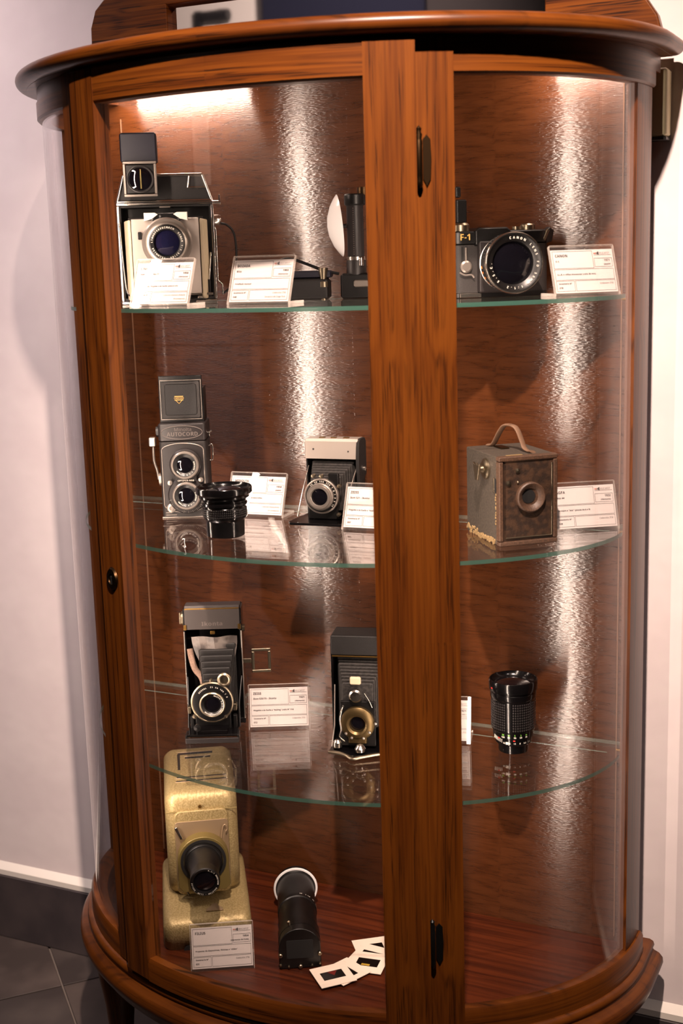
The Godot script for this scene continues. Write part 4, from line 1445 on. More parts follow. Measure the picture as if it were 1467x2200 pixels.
func box_camera() -> void:
	var o := thing("box_camera", "worn brown box camera with a leather top handle", "camera", Vector3(0.32, S2, 0.135), 41.0)
	var w := 0.092
	var h := 0.132
	var z1 := 0.055
	var m := MB.new()
	m.box(T(0, h / 2, -0.01), Vector3(w, h, 0.118), 0.0015)
	part("body", m, mats["worn_leather"], o)
	m = MB.new()
	frame(m, T(0, h / 2, z1), w + 0.001, h + 0.001, 0.0072, 0.014, 0.0018)
	part("front_frame", m, mats["scuffed_edge"], o)
	m = MB.new()
	m.box(T(0.0015, h / 2, z1 + 0.001), Vector3(w - 0.012, h - 0.0125, 0.006), 0.001)
	part("front_board", m, mats["worn_board"], o)
	m = MB.new()
	m.tube([Vector3(0.0375, 0.012, z1 + 0.0055), Vector3(0.0375, 0.12, z1 + 0.0055)], 0.0012, 6)
	m.tube([Vector3(-0.036, 0.0115, z1 + 0.0055), Vector3(0.0375, 0.0115, z1 + 0.0055)], 0.0011, 6)
	part("frame_strip", m, mats["old_nickel"], o)
	m = MB.new()
	m.lathe(Z(0.003, 0.071, z1 + 0.003), P([0.0225, 0.0, 0.0225, 0.007, 0.0205, 0.0085, 0.0175, 0.0075, 0.0125, 0.0025, 0.0, 0.002]), 40)
	part("lens_hood", m, mats["scuffed_edge"], o)
	m = MB.new()
	m.lathe(Z(0.0, 0.072, z1 + 0.003), P([0.0105, 0.0024, 0.0105, 0.003, 0.0, 0.0032]), 24)
	part("lens_hole", m, mats["black_matte"], o)
	m = MB.new()
	for q in [[-0.0165, 0.111, 0.0035], [-0.031, 0.093, 0.004], [-0.0165, 0.094, 0.0018]]:
		m.lathe(Z(q[0], q[1], z1 + 0.003), P([q[2], 0.0, q[2], 0.003, 0.0, 0.0042]), 16)
	part("stud", m, mats["old_nickel"], o)
	# winding key on the left side
	m = MB.new()
	m.lathe(T(-w / 2 - 0.0005, 0.109, 0.012, 0, 0, 90), P([0.0, 0.0, 0.0155, 0.0, 0.0155, 0.003, 0.012, 0.005, 0.006, 0.006, 0.0045, 0.014, 0.0, 0.014]), 28)
	part("winding_disc", m, mats["old_nickel"], o)
	m = MB.new()
	m.prism(T(-w / 2 - 0.015, 0.107, 0.012, 0, -90, 0), P([-0.013, 0.012, -0.005, 0.009, 0.0, 0.012, 0.005, 0.009, 0.013, 0.012, 0.008, -0.004, 0.004, -0.014, -0.004, -0.014, -0.008, -0.004]), -0.0018, 0.0018, 0.0008)
	part("winding_key", m, mats["old_nickel"], o)
	m = MB.new()
	m.box(T(-w / 2 - 0.001, 0.089, 0.044), Vector3(0.003, 0.022, 0.004), 0.0008)
	part("side_latch", m, mats["old_nickel"], o)
	part("latch_slot", one_box(T(-w / 2 - 0.0006, 0.089, 0.0485), Vector3(0.002, 0.02, 0.005), 0.0), mats["black_matte"], o)
	# frayed seam along the lower left edge and down the corner
	m = MB.new()
	var rng := RandomNumberGenerator.new()
	rng.seed = 5
	for k in 34:
		var z := -0.066 + k * 0.0033
		m.box(T(-w / 2 - 0.0004, 0.002 + rng.randf() * (0.004 if k > 12 else 0.009), z, rng.randf() * 60), Vector3(0.0022, 0.0045 + rng.randf() * 0.004, 0.0036), 0.0004)
	for k in 12:
		m.box(T(-w / 2 - 0.0004, 0.03 + k * 0.0045 + rng.randf() * 0.003, 0.047 + rng.randf() * 0.003), Vector3(0.0016, 0.003, 0.002), 0.0003)
	m.box(T(-0.018, h + 0.0008, 0.05), Vector3(0.026, 0.001, 0.003), 0.0003)
	part("frayed_seam", m, mats["frayed_edge"], o)
	# handle: a curled leather strap along the top
	m = MB.new()
	m.tube(spline([Vector3(-0.012, h + 0.001, -0.062), Vector3(-0.010, h + 0.003, -0.05), Vector3(-0.008, h + 0.012, -0.042), Vector3(-0.006, h + 0.026, -0.03), Vector3(-0.003, h + 0.036, -0.018), Vector3(0.002, h + 0.037, 0.0), Vector3(0.006, h + 0.031, 0.008), Vector3(0.01, h + 0.016, 0.014), Vector3(0.012, h + 0.005, 0.02), Vector3(0.014, h + 0.0015, 0.032), Vector3(0.015, h + 0.0025, 0.042)]), 0.0055, 10, 0.38)
	part("handle", m, mats["handle_leather"], o)
	part("handle_plate", one_box(T(-0.004, h + 0.001, -0.03), Vector3(0.014, 0.003, 0.03), 0.001), mats["bronze"], o)

# ------------------------------------------------------------------ things on the lowest shelf
func tall_folding_camera() -> void:
	var o := thing("folding_camera", "tall black folding camera with torn grey bellows and a side frame finder", "camera", Vector3(-0.205, S3, 0.155), 25.0)
	var m := MB.new()
	m.box(T(0, 0.107, -0.018), Vector3(0.098, 0.205, 0.005), 0.002)
	m.box(T(-0.0475, 0.105, -0.002), Vector3(0.004, 0.206, 0.036), 0.0015)
	m.box(T(0.0475, 0.105, -0.002), Vector3(0.004, 0.206, 0.036), 0.0015)
	m.box(T(0, 0.006, -0.004), Vector3(0.098, 0.01, 0.03), 0.002)
	part("body", m, mats["black_gloss"], o)
	m = MB.new()
	m.prism(T(0, 0, 0, 0, 90, 0), P([-0.018, 0.172, 0.018, 0.172, 0.018, 0.204, 0.012, 0.212, -0.012, 0.212, -0.018, 0.206]), -0.047, 0.047, 0.0015)
	part("top_cover", m, mats["grey_metal"], o)
	var tc: Node = o.get_child(o.get_child_count() - 1)
	m = MB.new()
	m.text(T(0.0, 0.1815, 0.0182), "Ikonta", 0.0068, 1, true, 1.2)
	part("embossed_name", m, mats["dim_emboss"], tc)
	m = MB.new()
	m.tube([Vector3(-0.046, 0.207, 0.016), Vector3(0.046, 0.207, 0.016)], 0.0018, 6)
	m.box(T(-0.046, 0.176, 0.019), Vector3(0.005, 0.009, 0.002), 0.0005)
	m.box(T(0.046, 0.176, 0.019), Vector3(0.005, 0.009, 0.002), 0.0005)
	m.box(T(0.0, 0.1655, 0.016), Vector3(0.008, 0.006, 0.003), 0.0008)
	part("edge_fitting", m, mats["brass"], o)
	m = MB.new()
	for s in [-1, 1]:
		m.tube([Vector3(s * 0.0485, 0.012, 0.016), Vector3(s * 0.0485, 0.168, 0.016)], 0.0011, 6)
	part("worn_edge", m, mats["satin_silver"], o)
	m = MB.new()
	m.lathe(T(-0.049, 0.188, 0.0, 0, 0, 90), P([0.0, 0.0, 0.012, 0.0, 0.012, 0.004, 0.006, 0.006, 0.0, 0.006]), 24)
	m.box(T(-0.056, 0.188, 0.0), Vector3(0.003, 0.02, 0.007), 0.001)
	m.lathe(T(0.049, 0.168, 0.0, 0, 0, -90), P([0.0, 0.0, 0.006, 0.0, 0.006, 0.004, 0.0, 0.005]), 16)
	part("winding_key", m, mats["old_nickel"], o)
	# bellows: upper flap torn off the left, lower folds near the lens
	m = MB.new()
	for k in 10:
		var f := k / 9.0
		var z := 0.0 + 0.07 * f
		var w := lerpf(0.084, 0.05, f)
		var h := lerpf(0.13, 0.056, f)
		if k > 1:
			m.box(T(0.006, lerpf(0.098, 0.062, f), z), Vector3(w - 0.012, h, 0.0062), 0.0024)
	part("bellows", m, mats["leather"], o)
	m = MB.new()
	var st := []
	for j in 9:
		var row := []
		for i in 13:
			var u := i / 12.0
			var vv := j / 8.0
			var wid := lerpf(0.078, 0.022, pow(vv, 1.7))
			var x := (u - 0.5) * wid + 0.002 + vv * 0.006
			var y := 0.16 - vv * 0.078 + sin(u * 9.0) * 0.0012 - 0.004 * absf(u - 0.5)
			var z := 0.02 + vv * 0.016 + sin(vv * 7.0 + u * 3.0) * 0.0022 + sin(u * 14.0) * 0.0008 - absf(u - 0.5) * 0.012
			row.append(Vector3(x, y, z))
		st.append(row)
	for j in 8:
		for i in 12:
			var a: Vector3 = st[j][i]
			var b: Vector3 = st[j][i + 1]
			var c2: Vector3 = st[j + 1][i + 1]
			var d: Vector3 = st[j + 1][i]
			var nn := (b - a).cross(d - a).normalized()
			if nn.z < 0:
				nn = -nn
			m.flat_quad(a, b, c2, d, nn)
			m.flat_quad(a - nn * 0.0012, b - nn * 0.0012, c2 - nn * 0.0012, d - nn * 0.0012, -nn)
	part("bellows_flap", m, mats["torn_bellows"], o)
	m = MB.new()
	m.tube(spline([Vector3(-0.04, 0.138, 0.016), Vector3(-0.037, 0.122, 0.022), Vector3(-0.031, 0.106, 0.03), Vector3(-0.02, 0.094, 0.038), Vector3(-0.014, 0.08, 0.046), Vector3(-0.004, 0.07, 0.056)]), 0.0055, 7, 0.6)
	m.tube(spline([Vector3(-0.038, 0.13, 0.02), Vector3(-0.033, 0.116, 0.026), Vector3(-0.03, 0.098, 0.03)]), 0.003, 6)
	part("torn_edge", m, mats["frayed_cloth"], o)
	# lens standard, shutter and lens
	m = MB.new()
	m.box(T(0.0, 0.042, 0.066), Vector3(0.06, 0.062, 0.006), 0.002)
	m.box(T(-0.036, 0.02, 0.06), Vector3(0.006, 0.03, 0.01), 0.001)
	m.box(T(0.036, 0.02, 0.06), Vector3(0.006, 0.03, 0.01), 0.001)
	part("lens_standard", m, mats["black_metal"], o)
	var c := Vector3(0.0, 0.062, 0.069)
	m = MB.new()
	m.lathe(Z(c.x, c.y, c.z), P([0.0, 0.0, 0.0345, 0.0, 0.0345, 0.006, 0.03, 0.0072, 0.022, 0.0076, 0.022, 0.01, 0.0, 0.01]), 56)
	part("shutter", m, mats["black_metal"], o)
	m = MB.new()
	m.lathe(Z(c.x, c.y, c.z), P([0.0342, 0.0, 0.0355, 0.001, 0.0355, 0.0062, 0.0335, 0.0074, 0.0325, 0.0066]), 56)
	m.lathe(Z(c.x + 0.001, c.y - 0.002, c.z), P([0.0218, 0.009, 0.0218, 0.014, 0.02, 0.0155, 0.0188, 0.0148]), 48)
	part("lens_rim", m, mats["old_nickel"], o)
	m = MB.new()
	m.lathe(Z(c.x + 0.001, c.y - 0.002, c.z), P([0.019, 0.0148, 0.0145, 0.011, 0.014, 0.008]), 40)
	part("lens_ring", m, mats["black_metal"], o)
	lens_front(o, Z(c.x + 0.001, c.y - 0.002, c.z + 0.009), 0.0146)
	m = MB.new()
	m.ring_text(T(c.x + 0.001, c.y - 0.002, c.z + 0.0147), "NOVAR-ANASTIGMAT 1:6,3 F=12cm", 0.0168, 0.0022, 225, -7.5)
	m.ring_text(T(c.x, c.y, c.z + 0.0076), "DERVAL  25 50 100 T B", 0.027, 0.0024, 140, 6.0)
	part("lettering", m, mats["letter_white"], o)
	m = MB.new()
	m.lathe(Z(0.022, 0.101, 0.07), P([0.0, 0.0, 0.0115, 0.0, 0.0115, 0.006, 0.009, 0.008, 0.007, 0.007, 0.007, 0.005, 0.0, 0.005]), 28)
	m.lathe(Z(0.0, 0.1, 0.07), P([0.0, 0.0, 0.003, 0.0, 0.003, 0.005, 0.0, 0.006]), 14)
	m.lathe(Z(0.022, 0.037, 0.07), P([0.0, 0.0, 0.003, 0.0, 0.003, 0.006, 0.0, 0.007]), 12)
	m.lathe(Z(-0.03, 0.038, 0.07), P([0.0, 0.0, 0.004, 0.0, 0.004, 0.006, 0.0, 0.007]), 12)
	m.box(T(0.037, 0.05, 0.062), Vector3(0.006, 0.012, 0.012), 0.001)
	m.box(T(-0.04, 0.045, 0.058), Vector3(0.006, 0.012, 0.012), 0.001)
	part("finder_eye", m, mats["old_nickel"], o)
	# bed let down in front, with its two struts and a rounded release
	m = MB.new()
	m.box(T(0, 0.012, 0.057), Vector3(0.084, 0.004, 0.082), 0.001)
	m.box(T(0, 0.017, 0.06), Vector3(0.05, 0.006, 0.07), 0.001)
	part("bed", m, mats["black_gloss"], o)
	m = MB.new()
	for s in [-1, 1]:
		m.tube([Vector3(s * 0.046, 0.088, 0.018), Vector3(s * 0.0425, 0.05, 0.05), Vector3(s * 0.043, 0.013, 0.06)], 0.0017, 6)
		m.box(T(s * 0.043, 0.007, 0.088), Vector3(0.003, 0.014, 0.024), 0.0005)
	part("strut", m, mats["black_metal"], o)
	m = MB.new()
	m.box(T(0, 0.0045, 0.1), Vector3(0.088, 0.009, 0.004), 0.001)
	part("bed_front", m, mats["dark_grey"], o)
	m = MB.new()
	m.lathe(Z(-0.024, 0.026, 0.094), P([0.0, 0.0, 0.006, 0.0, 0.006, 0.004, 0.0, 0.006]), 18)
	part("bed_stud", m, mats["black_metal"], o)
	# open wire frame finder on the right
	m = MB.new()
	frame(m, T(0.079, 0.108, -0.004, 0, 4, 0), 0.033, 0.043, 0.0052, 0.0035, 0.0012)
	m.box(T(0.0555, 0.108, -0.004), Vector3(0.013, 0.008, 0.003), 0.0008)
	part("frame_finder", m, mats["old_nickel"], o)

func plate_camera() -> void:
	var o := thing("plate_camera", "old folding plate camera with ribbed grey bellows, half behind the door stile", "camera", Vector3(0.066, S3, 0.137), 15.0)
	var m := MB.new()
	m.box(T(0, 0.092, -0.024), Vector3(0.098, 0.184, 0.006), 0.002)
	m.box(T(-0.0475, 0.09, 0.0), Vector3(0.004, 0.176, 0.046), 0.001)
	m.box(T(0.0475, 0.09, 0.0), Vector3(0.004, 0.176, 0.046), 0.001)
	m.box(T(0, 0.005, 0.0), Vector3(0.098, 0.008, 0.046), 0.001)
	part("body", m, mats["black_gloss"], o)
	m = MB.new()
	m.box(T(0, 0.167, 0.0), Vector3(0.098, 0.034, 0.05), 0.0025)
	part("top_cover", m, mats["leather"], o)
	m = MB.new()
	m.box(T(0, 0.149, 0.0245), Vector3(0.094, 0.0022, 0.0022), 0.0005)
	part("brass_edge", m, mats["brass"], o)
	m = MB.new()
	for k in 9:
		var f := k / 8.0
		m.box(T(0.0, lerpf(0.088, 0.078, f), 0.008 + 0.05 * f), Vector3(lerpf(0.084, 0.052, f), lerpf(0.112, 0.078, f), 0.0058), 0.0026)
	part("bellows", m, mats["bellows_cloth"], o)
	m = MB.new()
	m.prism(T(0, 0, 0, -90), P([-0.046, 0.02, 0.046, 0.02, 0.046, -0.078, 0.03, -0.082, 0.008, -0.094, -0.008, -0.094, -0.03, -0.082, -0.046, -0.078]), 0.004, 0.008, 0.001)
	part("bed", m, mats["black_gloss"], o)
	m = MB.new()
	m.tube(spline([Vector3(-0.046, 0.006, 0.078), Vector3(-0.03, 0.006, 0.083), Vector3(-0.014, 0.005, 0.09), Vector3(-0.004, 0.004, 0.099), Vector3(0.008, 0.005, 0.094), Vector3(0.03, 0.006, 0.083), Vector3(0.046, 0.006, 0.078)]), 0.0042, 8, 0.7)
	part("bed_lip", m, mats["old_nickel"], o)
	m = MB.new()
	for s in [-1, 1]:
		m.tube([Vector3(s * 0.044, 0.1, 0.022), Vector3(s * 0.041, 0.04, 0.05), Vector3(s * 0.043, 0.012, 0.07)], 0.0012, 6)
	part("strut", m, mats["satin_silver"], o)
	# standard with a round finder above the shutter
	m = MB.new()
	m.box(T(0, 0.05, 0.063), Vector3(0.056, 0.075, 0.005), 0.001)
	part("lens_standard", m, mats["black_metal"], o)
	m = MB.new()
	m.lathe(Z(0.0, 0.052, 0.066), P([0.0, 0.0, 0.028, 0.0, 0.0275, 0.006, 0.022, 0.010, 0.0165, 0.011, 0.013, 0.008, 0.0115, 0.002]), 44)
	m.box(T(0, 0.028, 0.07), Vector3(0.03, 0.018, 0.008), 0.002)
	part("shutter", m, mats["olive_brass"], o)
	lens_front(o, Z(0.0, 0.052, 0.0685), 0.0118)
	m = MB.new()
	m.lathe(Z(-0.002, 0.098, 0.066), P([0.0, 0.0, 0.0105, 0.0, 0.0105, 0.005, 0.008, 0.0075, 0.0, 0.0085]), 28)
	part("finder_lens", m, mats["chrome"], o)
	part("finder_plate", one_box(T(-0.003, 0.121, 0.062), Vector3(0.018, 0.013, 0.006), 0.002), mats["cream_bellows"], o)
	m = MB.new()
	for q in [[-0.018, 0.037], [0.02, 0.04], [-0.009, 0.03], [0.01, 0.03], [0.03, 0.055]]:
		m.lathe(Z(q[0], q[1], 0.075), P([0.0022, 0.0, 0.0022, 0.002, 0.0, 0.003]), 10)
	part("screw", m, mats["satin_silver"], o)
	m = MB.new()
	m.lathe(T(-0.033, 0.01, 0.07), P([0.0, 0.0, 0.007, 0.002, 0.007, 0.01, 0.004, 0.014, 0.0, 0.015]), 20)
	m.lathe(T(0.006, 0.009, 0.086), P([0.0, 0.0, 0.008, 0.003, 0.009, 0.008, 0.005, 0.014, 0.0, 0.016]), 20)
	part("bed_knob", m, mats["chrome"], o)
	m = MB.new()
	m.tube(spline([Vector3(-0.024, 0.078, 0.068), Vector3(-0.028, 0.06, 0.072), Vector3(-0.026, 0.042, 0.074), Vector3(-0.029, 0.03, 0.072), Vector3(-0.022, 0.022, 0.07)]), 0.0013, 6)
	m.tube(spline([Vector3(0.012, 0.102, 0.068), Vector3(0.02, 0.09, 0.07), Vector3(0.024, 0.08, 0.07)]), 0.0012, 6)
	part("release_lever", m, mats["chrome"], o)

func zoom_lens() -> void:
	var o := thing("zoom_lens", "black zoom lens with a chequered grip standing on the lowest glass shelf", "lens", Vector3(0.3075, S3, 0.094), 18.0)
	part("barrel", one_lathe(T(), [0.0, 0.0, 0.0235, 0.0, 0.024, 0.002, 0.024, 0.013, 0.0275, 0.014, 0.029, 0.016, 0.029, 0.024, 0.032, 0.0255, 0.0325, 0.027, 0.0325, 0.036, 0.034, 0.0375, 0.0345, 0.04, 0.0345, 0.088, 0.036, 0.09, 0.0365, 0.092, 0.0365, 0.099, 0.0355, 0.1, 0.0355, 0.101, 0.038, 0.103, 0.0385, 0.105, 0.0385, 0.118, 0.0375, 0.1195, 0.0362, 0.1195, 0.0355, 0.117, 0.0325, 0.113, 0.03, 0.111], 64), mats["black_gloss"], o)
	var m := MB.new()
	for r in 11:
		for k in 60:
			if k % 15 > 11:
				continue
			var a := TAU * k / 60.0
			m.box(Transform3D(Basis(Vector3.UP, a), Vector3.ZERO) * T(0, 0.0425 + r * 0.0042, 0.0347), Vector3(0.0023, 0.0029, 0.0014), 0.0005)
	part("grip_ring", m, mats["dark_grey"], o)
	m = MB.new()
	m.lathe(T(), P([0.0305, 0.1112, 0.023, 0.1142, 0.012, 0.1162, 0.0, 0.117]), 48, 60)
	part("lens_glass", m, mats["lens_glass"], o)
	var rows := [["letter_white", 0.0305, 0.0327, ["100", "85", "70", "50", "35"], 0.0026], ["letter_green", 0.0342, 0.0327, ["20", "10", "5", "3", "m"], 0.0026], ["letter_white", 0.0196, 0.0292, ["22", "16", "11", "8", "5.6", "3.5"], 0.0026]]
	for row in rows:
		m = MB.new()
		for i in row[3].size():
			var a: float = -30.0 + 17.0 * i
			m.text(Transform3D(Basis(Vector3.UP, deg_to_rad(a)), Vector3.ZERO) * T(0, row[1], row[2]), row[3][i], row[4], 1)
		part("figures", m, mats[row[0]], o)
	m = MB.new()
	for q in [[-44.0, 0.0275, 0.0328], [2.0, 0.0255, 0.0324], [-60.0, 0.1085, 0.0387]]:
		m.box(Transform3D(Basis(Vector3.UP, deg_to_rad(q[0])), Vector3.ZERO) * T(0, q[1], q[2]), Vector3(0.0034, 0.002, 0.0006), 0.0)
	part("red_mark", m, mats["letter_red"], o)
	m = MB.new()
	for k in 7:
		m.box(Transform3D(Basis(Vector3.UP, deg_to_rad(-64.0 + 5.0 * k)), Vector3.ZERO) * T(0, 0.0275 - 0.0006 * k, 0.0327), Vector3(0.0006, 0.006, 0.0006), 0.0)
	m.box(Transform3D(Basis(Vector3.UP, deg_to_rad(-20.0)), Vector3.ZERO) * T(0, 0.0198, 0.0293), Vector3(0.0046, 0.0046, 0.0006), 0.001)
	part("index_marks", m, mats["letter_white"], o)
	m = MB.new()
	var tt := "MAKINON MC ZOOM 1:3.5-4.5 f=35-105mm"
	for i in tt.length():
		if tt[i] == " ":
			continue
		var a := 235.0 - i * 3.4
		var bb := Basis(Vector3.UP, deg_to_rad(-a + 90.0)) * Basis(Vector3.RIGHT, deg_to_rad(-90.0))
		m.text(Transform3D(Basis(Vector3.UP, deg_to_rad(180.0 - i * 4.4 + 76.0)), Vector3.ZERO) * T(0, 0.1148, -0.0342, -36, 180, 0), tt[i], 0.0024, 1)
	part("lettering", m, mats["letter_white"], o)

# ------------------------------------------------------------------ things on the bottom board
func projector() -> void:
	var o := thing("slide_projector", "old hammered-gold slide projector with a long black lens", "projector", Vector3(-0.171, S4, 0.277), 33.0)
	var gold: Material = mats["hammered_gold"]
	# foot: side profile with softened corners, swept across and rounded at the ends
	rounded_block(o, "foot", gold, 0.149, [[0.0, 0.0], [0.004, 0.03], [0.002, 0.044], [-0.008, 0.0535], [-0.05, 0.06], [-0.075, 0.064], [-0.25, 0.064], [-0.255, 0.0]], 0.016)
	rounded_block(o, "housing", gold, 0.123, [[-0.056, 0.045], [-0.058, 0.232], [-0.063, 0.246], [-0.074, 0.2535], [-0.24, 0.264], [-0.25, 0.258], [-0.253, 0.045]], 0.02)
	var hs: Node = o.get_child(o.get_child_count() - 1)
	# top: sunk vent plate and louvres; the top rises slightly to the back
	var topy := func(z: float) -> float: return 0.2525 + (-0.074 - z) * 0.0633
	var m := MB.new()
	m.tube([Vector3(-0.06, 0.222, -0.0565), Vector3(0.06, 0.222, -0.0565)], 0.0009, 6)
	part("lid_seam", m, mats["gold_ring"], hs)
	m = MB.new()
	m.lathe(Z(-0.002, 0.229, -0.0575), P([0.0, 0.0, 0.003, 0.0, 0.003, 0.002, 0.0, 0.003]), 14)
	part("rivet", m, mats["brass"], hs)
	m = MB.new()
	for q in [[-0.004, -0.218, 0.062, 0.008], [0.0, -0.200, 0.046, 0.007], [0.004, -0.108, 0.088, 0.005], [0.004, -0.122, 0.085, 0.005]]:
		m.box(T(q[0], topy.call(q[1]) + 0.0004, q[1], 3.6), Vector3(q[2], 0.0014, q[3]), 0.0004)
	m.box(T(-0.034, topy.call(-0.185) + 0.0004, -0.185, 3.6), Vector3(0.005, 0.0014, 0.066), 0.0004)
	part("vent_slot", m, mats["black_matte"], hs)
	m = MB.new()
	for q in [[-0.004, -0.223, 0.064], [0.004, -0.1045, 0.09], [0.004, -0.1185, 0.088], [0.0, -0.2045, 0.048]]:
		m.tube([Vector3(q[0] - q[2] / 2, topy.call(q[1]) + 0.001, q[1]), Vector3(q[0] + q[2] / 2, topy.call(q[1]) + 0.001, q[1])], 0.0011, 6)
	part("vent_lip", m, mats["plate_tan"], hs)
	m = MB.new()
	m.box(T(0.010, topy.call(-0.168) + 0.0006, -0.168, 3.6), Vector3(0.05, 0.002, 0.044), 0.001)
	part("vent_plate", m, gold, hs)
	# raised front plate round the lens
	m = MB.new()
	m.prism(T(-0.001, 0.148, -0.058), round_rect(0.092, 0.152, 0.012), 0.0, 0.006, 0.002)
	part("front_plate", m, gold, o)
	m = MB.new()
	m.prism(T(-0.001, 0.152, -0.052), round_rect(0.09, 0.108, 0.006), 0.0, 0.0016, 0.0006)
	part("gate_plate", m, mats["plate_tan"], o)
	m = MB.new()
	var arch := []
	for k in 21:
		var a := deg_to_rad(-10.0 + 200.0 * k / 20.0)
		arch.append(Vector2(cos(a) * 0.0435, 0.142 + sin(a) * 0.0435))
	arch = arch + P([-0.044, 0.097, -0.036, 0.087, 0.036, 0.087, 0.044, 0.095])
	m.prism(T(-0.001, 0, -0.052), arch, 0.0, 0.022, 0.002)
	part("lens_holder", m, mats["gold_ring"], o)
	m = MB.new()
	m.lathe(Z(-0.001, 0.142, -0.03), P([0.0385, 0.0, 0.0385, 0.0016, 0.0335, 0.0016, 0.0335, -0.006, 0.029, -0.007]), 44)
	part("holder_bore", m, mats["black_matte"], o)
	m = MB.new()
	m.lathe(Z(-0.001, 0.142, -0.04), P([0.0325, 0.0, 0.0325, 0.014, 0.0305, 0.017, 0.029, 0.0175, 0.026, 0.035, 0.0235, 0.05, 0.0225, 0.062, 0.024, 0.064, 0.0245, 0.086, 0.023, 0.088, 0.0195, 0.087, 0.018, 0.083]), 48)
	part("lens_barrel", m, mats["black_metal"], o)
	lens_front(o, Z(-0.001, 0.142, 0.0425), 0.0185)
	m = MB.new()
	m.ring_text(T(-0.001, 0.142, 0.0482), "FILIUS  WILL - WETZLAR  MAGINON 1:2,8", 0.0212, 0.0023, 180, -7.0)
	part("lettering", m, mats["letter_white"], o)
	m = MB.new()
	m.box(T(-0.04, 0.188, -0.047, 0, 0, 24), Vector3(0.005, 0.024, 0.005), 0.001)
	part("spring_clip", m, mats["chrome"], o)
	m = MB.new()
	m.tube(spline([Vector3(0.032, 0.172, -0.048), Vector3(0.035, 0.192, -0.047), Vector3(0.039, 0.197, -0.046), Vector3(0.042, 0.19, -0.046), Vector3(0.040, 0.185, -0.046)]), 0.0012, 6)
	part("spring_wire", m, mats["plate_tan"], o)
	m = MB.new()
	m.tube(spline([Vector3(-0.032, 0.088, -0.04), Vector3(-0.031, 0.081, -0.045), Vector3(-0.0285, 0.074, -0.048)]), 0.0018, 6)
	part("lens_screw", m, mats["black_metal"], o)
	# little shield badge on the foot
	m = MB.new()
	m.prism(T(0.014, 0.0578, -0.026, -80), P([-0.015, -0.009, 0.014, -0.009, 0.013, -0.003, 0.006, 0.003, 0.003, 0.009, -0.004, 0.009, -0.007, 0.003, -0.014, -0.003]), -0.001, 0.0014, 0.0006)
	part("badge", m, mats["plate_tan"], o)
	m = MB.new()
	m.lathe(Z(-0.034, 0.0, 0.0028), P([0.0, 0.0, 0.008, 0.0, 0.008, 0.0016, 0.0, 0.0018]), 24)
	part("foot_notch", m, mats["black_matte"], o)

